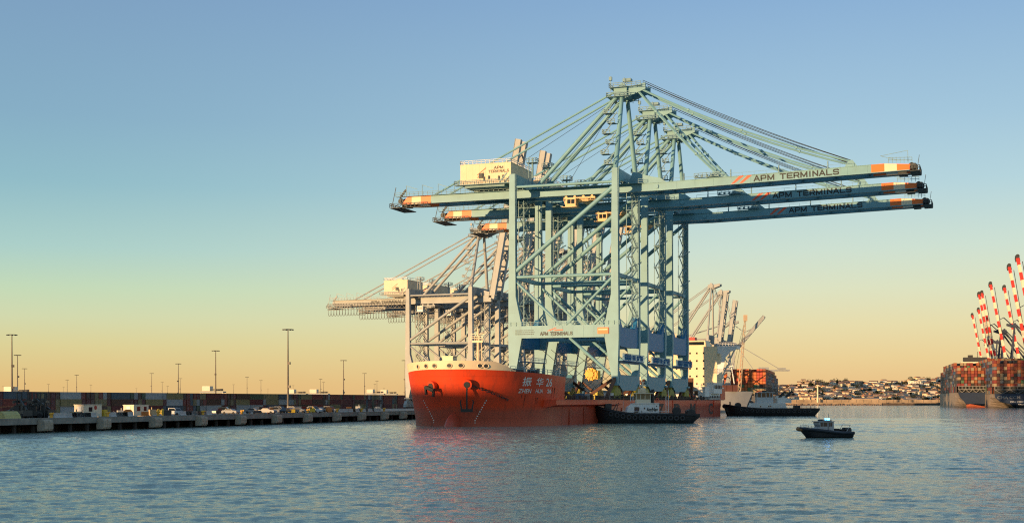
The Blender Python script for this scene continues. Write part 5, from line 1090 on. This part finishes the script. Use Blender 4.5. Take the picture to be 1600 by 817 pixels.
def container_ship(label, x, y, rz, Bm, L, zd, tiers, side_m, stern_m, prof_tiers, pal, tier0=2.0, low=None, text=None):
    """stern towards the viewer; local y runs from the transom to the bow, x from 0 (left side) to Bm"""
    r = empty('container_ship', (x, y, 0), rz); tag(r, label, 'ship'); T = Matrix.Translation((x, y, 0)) @ Matrix.Rotation(rz, 4, 'Z')
    zs = [-1, 1, 3, 5, 8, zd]; secs = []
    sts = [0, 12, 30, 60, L * .6, L * .8, L * .93, L]
    mb = MB(); n = len(zs)
    def hbf(yy, z):
        t = clp(z / zd); a = Bm / 2 * (.80 + .2 * min(1, yy / 30 + .35 * t + (0.5 if t > .7 else 0)))
        if t < .45 and yy < 30: a *= .55 + .45 * clp(yy / 30 + t * 1.3)
        if yy > L * .75: a *= max(.02, 1 - ((yy - L * .75) / (L * .25)) ** (2.2 + t))
        return min(a, Bm / 2)
    rowsL = []; 
    for yy in sts: rowsL.append([Vector((Bm / 2 - hbf(yy, z), yy + (max(0, 3 - z) * 1.8 if yy == 0 else 0), z)) for z in zs] + [Vector((Bm / 2 + hbf(yy, z), yy + (max(0, 3 - z) * 1.8 if yy == 0 else 0), z)) for z in reversed(zs)])
    vs = [p for q in rowsL for p in q]; m = 2 * n
    mb.add(vs, [(j * m + i, j * m + i + 1, (j + 1) * m + i + 1, (j + 1) * m + i) for j in range(len(sts) - 1) for i in range(m - 1)])
    mb.build('hull', side_m, r)
    mb = MB(); tr = rowsL[0]; mb.add([p - Vector((0, .05, 0)) for p in tr], [tuple(range(m))]); tr_o = mb.build('transom', stern_m, r)
    if low:
        mb = MB(); c = Bm / 2; hb = hbf(0, 2); mb.add([(c - hb, -.1, .0), (c + hb, -.1, 0), (c + hb * .9, -.1, .8), (c + hb * .3, -.1, 1.6), (c - hb * .6, -.1, 2.8), (c - hb, -.1, 2.4)], [(0, 1, 2, 3, 4, 5)]); mb.build('boot_topping', low, r)
    mb = MB(); mb.add([(0.3, 0, zd - .02), (Bm - .3, 0, zd - .02), (Bm - .3, L * .75, zd - .02), (Bm / 2, L, zd - .02), (.3, L * .75, zd - .02)], [(0, 1, 2, 3, 4)]); mb.build('deck', deck_m, r)
    mb = MB(); z1 = zd + tier0 * 2.6   # stern lashing frame
    for k in range(11): mb.bar((1 + k * (Bm - 2) / 10, .6, z1 - 2.4), (1 + k * (Bm - 2) / 10, .6, z1), .35, .35)
    mb.bar((.5, .6, z1), (Bm - .5, .6, z1), .5, .5); mb.bar((.5, .6, z1 - 2.4), (Bm - .5, .6, z1 - 2.4), .5, .5)
    for k in range(5): a = 1 + k * (Bm - 2) / 5; w = (Bm - 2) / 5; mb.bar((a, .6, z1 - 2.4), (a + w / 2, .6, zd), .4, .4); mb.bar((a + w / 2, .6, zd), (a + w, .6, z1 - 2.4), .4, .4)
    mb.box(1, Bm - 1, 3, 3.6, zd, z1 - .3, 1)
    mb.build('lashing_frame', [M('lashing_grey', (.22, .2, .18), .6), dark_steel], r)
    ncol = int((Bm - .6) / 2.52); y0 = .8; bay = 0
    while y0 < L * .9:
        nt = prof_tiers(y0 / L); m0 = z1 if bay == 0 else zd + 1.2
        inset = max(0.0, (y0 / L - .72) / .28) ** 1.6 * Bm * .42
        for cidx in range(ncol):
            x0 = .3 + cidx * (Bm - .6) / ncol
            if x0 < inset or x0 + 2.5 > Bm - inset: continue
            h_ = nt - (1 if rs_.random() < .12 else 0); zt = z1 - (0 if bay == 0 else 0)
            front = bay == 0 or cidx == 0 or cidx == ncol - 1
            for t in range(max(0, h_)):
                za_ = z1 + t * 2.62
                vis = front or t >= h_ - 3
                jy = 0
                if vis: jy = rs_.uniform(-.25, .25); boxes_world(stuff, T, x0, x0 + 2.3, y0 + jy, y0 + 12.1, za_, za_ + 2.42, (rs_.choice([7, 7, 5, 6, 2]) if bay and cidx in (0, ncol - 1) and t < h_ - 1 and rs_.random() < .85 else pal(t, h_, bay, rs_)))  # outer columns mostly dark: shade on the stack sides put into the cargo colour
            if bay and cidx in (0, ncol - 1):
                zz = zd + .2
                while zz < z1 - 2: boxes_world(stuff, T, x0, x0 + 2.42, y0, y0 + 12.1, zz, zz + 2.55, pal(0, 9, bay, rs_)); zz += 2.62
        bay += 1; y0 += 14.2
    mb = MB()
    for k in range(1, int(L * .9 / 14.2)):     # lashing bridges between the bays
        yy = .8 + k * 14.2 - 1.6; 
        for xx in (.2, Bm - .6): mb.box(xx, xx + .4, yy, yy + .9, zd, z1 + 2.62 * 2)
        mb.box(.2, Bm - .2, yy + .3, yy + .6, z1, z1 + .4)
    mb.build('lashing_bridge', M('bridge_dark', (.05, .05, .05), .6), r)
    return r
side_sun_tint = M('hull_side_sun_tint', (.27, .205, .15), .5, var=.25, rust=.5, scale=.15)  # warm sunlight put into the colour of the weathered grey-blue hull sides
navy = M('hull_navy', (.012, .025, .06), .45, var=.2)
def pal_mix(t, h_, bay, r_): return r_.choice([0, 0, 1, 1, 2, 2, 3, 4, 5, 7, 7]) if t < h_ - 1 or r_.random() < .5 else r_.choice([3, 1, 1, 3])
def pal_warm(t, h_, bay, r_):
    if bay == 0 or t > 3: return r_.choice([8, 8, 9, 9, 8, 1]) if t > 2 else r_.choice([3, 3, 8, 4, 2])
    return r_.choice([5, 7, 7, 2, 6])
k_ = 1050.0
def wx(px, Y): return (px - 800) / 2081.5 * Y
RZ = -math.atan(.255)
sB = container_ship('large navy sterned container ship at right edge, white hull lettering', wx(1552, k_), k_, RZ, 59, 390, 11.0, 10, side_sun_tint, navy, lambda u: 8 if u < .1 else (9 if u < .55 else 8), pal_mix, 2.2)
lettering('CMA CGM', flat((3, -.12, 7.0), (1, 0, 0), (0, 0, 1), 17, 2.4), M('ship_name_grey', (.22, .22, .22), .6), sB, .02)
lettering('CMA CGM PORT', flat((12.5, -.12, 4.2), (1, 0, 0), (0, 0, 1), 15, 1.2), M('ship_name_white', (.7, .68, .66), .6), sB, .02)
lettering('VALLETTA', flat((18.5, -.12, 2.3), (1, 0, 0), (0, 0, 1), 7.5, .9), M('ship_name_white', (.7, .68, .66), .6), sB, .02)
Ya = 1120.0
sA = container_ship('container ship with dark transom and orange waterline beside the larger one', wx(1496, Ya), Ya, RZ, 30, 290, 12.5, 7, side_sun_tint, navy, lambda u: 6 if u < .12 else (8 if u < .6 else 6), pal_mix, 2.0, low=M('boot_orange', (.65, .14, .05), .5))
mb = MB(); mb.box(10, 30, 66, 74, 40, 44.0); mb.box(8, 32, 65, 76, 37.4, 40, 1); mb.box(14, 18, 68, 72, 44, 46); mb.bar((22, 70, 44), (22, 70, 49), .4, .4); mb.box(12, 28, 66, 74, 16, 37.4); mb.build('bridge_tower', [dark_steel, white_pt], sA)
Yc = 1120.0; RC = -math.atan(.255)
sC = container_ship('container ship stacked with orange containers beyond the stern of the red ship', wx(1197, Yc) - 46 * math.cos(RC), Yc - 46 * math.sin(RC), RC, 46, 260, 10.0, 9, M('hull_grey_dark', (.10, .10, .11), .5, var=.2), M('hull_grey_stern', (.09, .085, .09), .5, var=.2), lambda u: 8 if u < .5 else (7 if u < .65 else (6 if u < .8 else 4)), pal_warm, .6)
lettering('MAERSK', flat((24, -.12, 5.6), (1, 0, 0), (0, 0, 1), 11, 1.1), M('ship_name_white', (.7, .68, .66), .6), sC, .02)
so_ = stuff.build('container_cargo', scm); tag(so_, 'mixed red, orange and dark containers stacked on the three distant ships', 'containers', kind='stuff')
# pale hulled coaster between the red ship's stern and the container ship: only its flared bow shows
cs = empty('coaster', (wx(1150, 640), 640, 0), R(2)); tag(cs, 'pale flared bow of a coaster behind the stern of the red ship', 'ship')
secs = []
for i in range(12):
    t = i / 11; x = -20 + 24 * t; hb = 6 * max(.02, 1 - t ** 3); fl = 4.2 * t ** 3
    secs.append([Vector((x + fl, -hb, 10.2)), Vector((x + fl * .35, -hb * .8, 4)), Vector((x, -hb * .6, -1)), Vector((x, hb * .6, -1)), Vector((x + fl * .35, hb * .8, 4)), Vector((x + fl, hb, 10.2))])
mb = MB(); loft(mb, secs); mb.build('hull', M('coaster_hull', (.42, .39, .36), .5, var=.1, rust=.2), cs, smooth=True)
mb = MB(); [mb.box(-8 + k * 2.7, -5.5 + k * 2.7, -5, 5, 10.2, 13.2) for k in range(3)]; mb.build('cargo', M('coaster_cargo', (.14, .05, .035), .6, var=.2), cs)

# ================================================================== red and white cranes on the right
PR = dict(D8); PR.update(B=18, zb=2.5, zleg=6, zport=17, dport=3, zmid=27, ztie=40, zltop=42, zapex=74, ub=-16, uh=34, ut=110, zg=38.5, boom=79.0, body=M('crane_navy_paint', (.03, .04, .07), .55, var=.2), deep=M('crane_navy_paint', (0, 0, 0)),
          house=M('crane_navy_paint', (0, 0, 0)), detail=0, lw=2.0, bands='redwhite', mh=(-10, 4), mhz=(42, 47), ua=27, bog=dark_steel, gh=1.0, gs=1.9)
RW = [(1519, 491.5), (1528.6, 483), (1529.5, 459), (1534, 457), (1547.5, 443.5), (1569, 448.6), (1576.7, 416), (1589.7, 402)]
rwl = ['shortest red and white boom, leftmost of the striped cranes', 'second striped red and white boom from the left, behind the leaning pair', 'third striped boom from the left, front of the crossing pair', 'fourth striped boom from the left, crossing its neighbour',
       'fifth striped boom from the left, standing alone', 'sixth striped boom from the left, lower than its right neighbour', 'second tallest red and white boom near the right edge', 'tallest red and white boom at the right edge']
rz_ = math.pi - math.atan(.288); r0 = None
tipu = 34 + 76 * math.cos(R(79)); tipz = 38.5 + 76 * math.sin(R(79))
for i, (px, py) in enumerate(RW):
    Y = (tipz - 6) * 2081.5 / (625 - py); X = wx(px, Y)
    bx_, by_ = X - tipu * math.cos(rz_) + 9 * math.sin(rz_), Y - tipu * math.sin(rz_) - 9 * math.cos(rz_)
    if r0 is None: r0 = make_crane(PR, '', (bx_, by_, 0), rz_, 'red and white boomed cranes at the right'); o = r0
    else: o = copy_tree(r0); o.location = (bx_, by_, 2.5)
    o['label'] = 'crane with ' + rwl[i]
mb = MB(); mb.box(wx(1565, 1000) + 40, 1200, 930, 2500, -1, 2.5)
mb = MB(); mb.add([(470, 880, 2.5), (1400, 880, 2.5), (1900, 2600, 2.5), (900, 2600, 2.5), (470, 880, -1), (1400, 880, -1), (1900, 2600, -1), (900, 2600, -1)], [(0, 1, 2, 3), (0, 4, 5, 1), (1, 5, 6, 2), (2, 6, 7, 3), (3, 7, 4, 0)]); tag(mb.build('ground', concrete), kind='structure')

# far raised booms behind the red ship's stern
PF = dict(PG); PF.update(detail=0, festoon=False, girder_text=False, zapex=92, ut=112)
fars = [(1131, 457, 1000, 82.5, 'tallest'), (1145.5, 468, 1060, 82, 'second tallest')]
for i, (px, py, Y, ang, nm) in enumerate(fars):
    p = dict(PF); p['boom'] = ang; L = (6 + (625 - py) * Y / 2081.5 - 50.2) / math.sin(R(ang)); p['ut'] = 38 + L
    tu = 38 + L * math.cos(R(ang)); rz2 = -.38; X = wx(px, Y); make_crane(p, nm + ' pale raised boom crane beyond the stern of the red ship', (X - tu * math.cos(rz2), Y - tu * math.sin(rz2), 0), rz2, 'far cranes beyond the red ship')
p = dict(PF); p.update(boom=50, zapex=70); Y = 1100; rz2 = -.2; L = (6 + (625 - 493) * Y / 2081.5 - 50.2) / math.sin(R(50)); p['ut'] = 38 + L; tu = 38 + L * math.cos(R(50)); X = wx(1194, Y)
make_crane(p, 'pale crane with boom slanting right beyond the stern of the red ship', (X - tu * math.cos(rz2), Y - tu * math.sin(rz2), 0), rz2, 'far cranes beyond the red ship')
lat = empty('lattice_crane', (wx(1154, 900), 900, 2.5)); tag(lat, 'slim lattice crane with hanging lines beside the slanting boom', 'crane')
mb = MB(); mb.box(-4, 4, -3, 3, 0, 4); mb.box(-3, 3, -2, 3, 4, 8); mb.build('machinery_deck', grey_crane, lat)
mb = MB(); a0, a1 = Vector((0, 0, 5)), Vector((4.5, 0, 58))
for dx, dy in ((-1, -1), (1, -1), (1, 1), (-1, 1)): mb.bar(a0 + Vector((dx, dy, 0)), a1 + Vector((dx * .5, dy * .5, 0)), .25, .25)
for k in range(18):
    p_, q_ = a0.lerp(a1, k / 18), a0.lerp(a1, (k + 1) / 18); w0, w1 = 1 - .5 * k / 18, 1 - .5 * (k + 1) / 18; s_ = 1 if k % 2 else -1
    mb.bar(p_ + Vector((-w0 * s_, -w0, 0)), q_ + Vector((w1 * s_, -w1, 0)), .18, .18); mb.bar(p_ + Vector((-w0 * s_, w0, 0)), q_ + Vector((w1 * s_, w1, 0)), .18, .18)
mb.box(3.4, 5.8, -1, 1, 57, 61); mb.build('lattice_boom', M('lattice_tan', (.6, .42, .26), .6), lat)
mb = MB(); [mb.tube(a1, (-9 + k * 4, 0, 6), .1, 4) for k in range(2)]; mb.build('guy_line', dark_steel, lat)
fc = empty('far_crane_boom', (wx(1150, 1400), 1400, 2.5)); tag(fc, 'level far crane boom reaching right above the orange containers', 'crane')
mb = MB(); mb.box(0, 56, -2, -.8, 34, 35.6); mb.box(0, 56, 1.2, 2.4, 34, 35.6)
for k in range(8): mb.box(2 + k * 7, 2.6 + k * 7, -.8, 1.2, 34.4, 35.2)
mb.box(24, 34, -3, 3, 36, 38); mb.box(44, 52, -3, 3, 36, 37.4); mb.build('boom', grey_crane, fc)
mb = MB(); mb.tube((-2, 0, 64), (46, 0, 36), .35, 5); mb.tube((-2, 0, 64), (18, 0, 36), .3, 5); mb.build('forestay', grey_crane, fc)
mb = MB(); mb.bar((-4, -8, 0), (-2, 0, 64), 1.6, 1.6); mb.bar((-4, 8, 0), (-2, 0, 64), 1.6, 1.6); mb.build('leg', grey_crane, fc)

# ================================================================== far shore, hillside of houses
def hz(x, y):
    t = clp((y - 1640) / 520); u = (x / y) * 2081.5 + 800
    prof_ = 24 + 9 * clp((u - 1235) / 120) + 5 * math.sin(u * .031) + 2.2 * math.sin(u * .11 + 1)
    return 3.2 + prof_ * t ** 1.15 + 1.5 * math.sin(x * .02) * math.sin(y * .017) * t
mb = MB(); NX, NY = 70, 16; vs = []
for j in range(NY + 1):
    y = 1600 + 900 * j / NY
    for i in range(NX + 1):
        x = (-.05 + .62 * i / NX) * y; vs.append((x, y, hz(x, y) if j < NY else -5))
mb.add(vs, [(j * (NX + 1) + i, j * (NX + 1) + i + 1, (j + 1) * (NX + 1) + i + 1, (j + 1) * (NX + 1) + i) for j in range(NY) for i in range(NX)])
tag(mb.build('hills', M('hill_scrub', (.045, .045, .022), .9, var=.4, scale=.03), smooth=True), kind='structure')
mb = MB(); mb.box(-90, 1000, 1590, 1602, -1, 3.4); mb.box(330, 900, 1603, 1608, -1, 6.6); [mb.box(332 + k * 9, 333 + k * 9, 1602.6, 1603, 3.4, 6.9) for k in range(62)]
tag(mb.build('shore', M('shore_stone', (.42, .30, .19), .9, var=.4, rust=.5, scale=.12, rustcol=(.2, .12, .07))), kind='structure')
mb = MB(); rw = random.Random(2)
for k in range(560): x = 300 + k * 1.15 + rw.uniform(-.5, .5); mb.sphere((x, 1588 + rw.uniform(-1.5, 1), rw.uniform(-.2, .9)), rw.uniform(.7, 1.3), 6)
tag(mb.build('riprap_rocks', M('riprap_stone', (.22, .14, .09), .9, var=.4)), 'brown boulders along the foot of the far shore wall', 'rocks', kind='stuff')
mb = MB(); mb.box(wx(1380, 1560), wx(1500, 1560), 1558, 1566, -1, 2.6); tag(mb.build('breakwater', M('breakwater_stone', (.10, .07, .05), .9, var=.4, scale=.3)), kind='structure')
# long low waterfront sheds
for i, (a, b, h_, y) in enumerate(((1272, 1285, 9, 1606), (1335, 1374, 7.5, 1612), (1412, 1440, 7, 1612), (1292, 1326, 5.5, 1610), (1378, 1410, 5.2, 1610))):
    mb = MB(); x0, x1 = wx(a, y), wx(b, y); mb.box(x0, x1, y, y + 14, 3, h_); mb.prism([(y - .8, h_), (y + 14.8, h_), (y + 7, h_ + 1.6)], x0 - .5, x1 + .5, 'x', 1)
    for k in range(int((x1 - x0) / 3.2)): mb.box(x0 + 1 + k * 3.2, x0 + 2.4 + k * 3.2, y - .05, y, 3.6, h_ - 1.2, 2)
    tag(mb.build('waterfront_shed', [M('shed_tan', (.62, .46, .29), .7, var=.12), M('shed_roof', (.4, .25, .16), .7), dark_steel]), '%s low tan shed from the left on the far shore' % nth([1, 3, 5, 2, 4][i]), 'shed', 'waterfront sheds on the far shore')
mb = MB(); x = wx(1277, 1600); mb.tube((x, 1598, 3), (x, 1598, 23), 1.1, 8, .8); mb.box(x - 1.6, x + 1.6, 1596.5, 1599.5, 23, 24.2); tag(mb.build('shore_tower', white_pt), 'slim pale tower standing on the far shore wall', 'tower')
rh = random.Random(31)
hm = [M('wall_cream', (.78, .62, .40), .7, var=.05), M('wall_white', (.8, .72, .58), .7, var=.05), M('wall_tan', (.58, .42, .27), .7, var=.05)]
rfm = [M('roof_terracotta', (.40, .19, .10), .8), M('roof_grey', (.34, .27, .20), .8)]
hw = ['cream', 'white', 'tan']
def house_mesh(w, d, h_, mi, ri, gable):
    mb = MB(); mb.box(-w / 2, w / 2, -d / 2, d / 2, -3, h_, 0)
    if gable: mb.prism([(-d / 2 - .5, h_), (d / 2 + .5, h_), (0, h_ + 1.9)], -w / 2 - .5, w / 2 + .5, 'x', 1)
    else: mb.box(-w / 2 - .4, w / 2 + .4, -d / 2 - .4, d / 2 + .4, h_, h_ + .5, 1)
    if w > 13: mb.box(-w / 2 + 2, -w / 2 + 7, -d / 2 - 3, -d / 2, -3, h_ * .6, 0)
    n = int(w / 3)
    for f in range(max(1, int(h_ / 3))):
        for k in range(n): mb.box(-w / 2 + .9 + k * w / n, -w / 2 + 2.1 + k * w / n, -d / 2 - .06, -d / 2 - .02, 1.1 + f * 3, 2.0 + f * 3, 2)
    return mb.build('house', [hm[mi], rfm[ri], glass])
hp = []
for k in range(14):
    o = house_mesh(rh.uniform(6, 12.5), rh.uniform(8, 12), rh.choice([3.2, 3.6, 5.8, 6.2]), k % 3, k % 2, k % 4 != 3); hp.append((o, k % 3))
rown = ['shore', 'second', 'third', 'fourth', 'fifth', 'sixth', 'top']; usedh = set()
for row in range(7):
    y0 = 1650 + row * 74; pos = []; px = 1197 + rh.uniform(0, 6)
    while px < 1498: pos.append(px); px += rh.uniform(5, 10)
    for i, px in enumerate(pos):
        y = y0 + rh.uniform(-26, 26); x = wx(px, y); o, mi = rh.choice(hp)
        if id(o) in usedh: o = o.copy(); COL.objects.link(o)
        else: usedh.add(id(o))
        o.location = (x, y, hz(x, y)); o.rotation_euler = (0, 0, rh.uniform(-.5, .5))
        tag(o, '%s house, %s from the left in the %s row on the far hillside' % (hw[mi], nth(i + 1), rown[row]), 'house', 'houses on the far hillside')
for k, (o, mi) in enumerate(hp):
    if id(o) not in usedh: bpy.data.objects.remove(o)
# trees on the hillside
leafm = [M('leaf_dark_green', (.035, .042, .018), .9, var=.4, scale=.6), M('leaf_olive', (.06, .06, .025), .9, var=.4, scale=.6)]
bark = M('bark_brown', (.06, .04, .03), .9)
def tree_proto(seed, rad, h_, mi, palm=False):
    rt = random.Random(seed); r = empty('palm_tree' if palm else 'tree'); mb = MB(); mb.tube((0, 0, -2), (rt.uniform(-.3, .3), 0, h_), .35, 6, .2)
    if not palm:
        for k in range(4): a = k * 1.7; mb.tube((0, 0, h_ * .6), (rad * .6 * math.cos(a), rad * .6 * math.sin(a), h_ + rad * .3), .16, 5, .06)
    mb.build('trunk', bark, r)
    mb = MB()
    if palm:
        for k in range(14):
            a = k * 2.4; pts = [Vector((0, 0, h_)), Vector((math.cos(a) * 1.3, math.sin(a) * 1.3, h_ + .9 - .1 * (k % 3))), Vector((math.cos(a) * 2.5, math.sin(a) * 2.5, h_ - .2 - .3 * (k % 3)))]
            for p, q in zip(pts, pts[1:]): mb.bar(p, q, .6, .12)
    else:
        lobes = [(rt.uniform(-.6, .6) * rad, rt.uniform(-.6, .6) * rad, h_ + rt.uniform(-.25, .45) * rad, rt.uniform(.4, .65) * rad) for _ in range(9)]
        for (x, y, z, q) in lobes:
            for _ in range(46):
                v = Vector((rt.gauss(0, 1), rt.gauss(0, 1), rt.gauss(0, .8))).normalized() * q * rt.uniform(.7, 1.1); c = Vector((x, y, z)) + v; s_ = rt.uniform(.25, .6)
                n1 = Vector((rt.gauss(0, 1), rt.gauss(0, 1), rt.gauss(0, 1))).normalized(); n2 = n1.cross(Vector((rt.gauss(0, 1), .3, 1))).normalized()
                mb.add([c - n1 * s_ - n2 * s_, c + n1 * s_ - n2 * s_, c + n1 * s_ + n2 * s_, c - n1 * s_ + n2 * s_], [(0, 1, 2, 3)])
    mb.build('crown', leafm[mi], r); return r
tp = [tree_proto(1, 4.2, 5, 0), tree_proto(2, 5.4, 5.5, 1), tree_proto(3, 3.4, 4.2, 1), tree_proto(4, 6.2, 6.5, 0), tree_proto(5, 2, 10, 0, True)]
tl = ['dark round tree', 'broad olive tree', 'small olive tree', 'large dark tree', 'tall thin palm']; ut_ = set()
for row in range(7):
    y0 = 1640 + row * 76; pos = []; px = 1197 + rh.uniform(0, 6)
    while px < 1500: pos.append(px); px += rh.uniform(7, 15) if row < 2 else (rh.uniform(5, 11) if row < 6 else rh.uniform(4, 9))
    for i, px in enumerate(pos):
        y = y0 + rh.uniform(-34, 24); x = wx(px, y); k = rh.choices(range(5), [4, 4, 4, 2.6, 1 if row > 3 else .3])[0]
        o = tp[k]
        if k in ut_: o = copy_tree(o)
        ut_.add(k); o.location = (x, y, hz(x, y)); o.rotation_euler = (0, 0, rh.uniform(0, 6)); s_ = rh.uniform(.52, .95); o.scale = (s_,) * 3
        tag(o, '%s, %s from the left in the %s tree line on the far hillside' % (tl[k], nth(i + 1), rown[row]), 'tree', 'trees on the far hillside')
mb = MB(); mb.box(-9000, 9000, 6000, 6100, -2, 7); tag(mb.build('far_land', M('far_land_scrub', (.06, .05, .035), .9)), kind='structure')
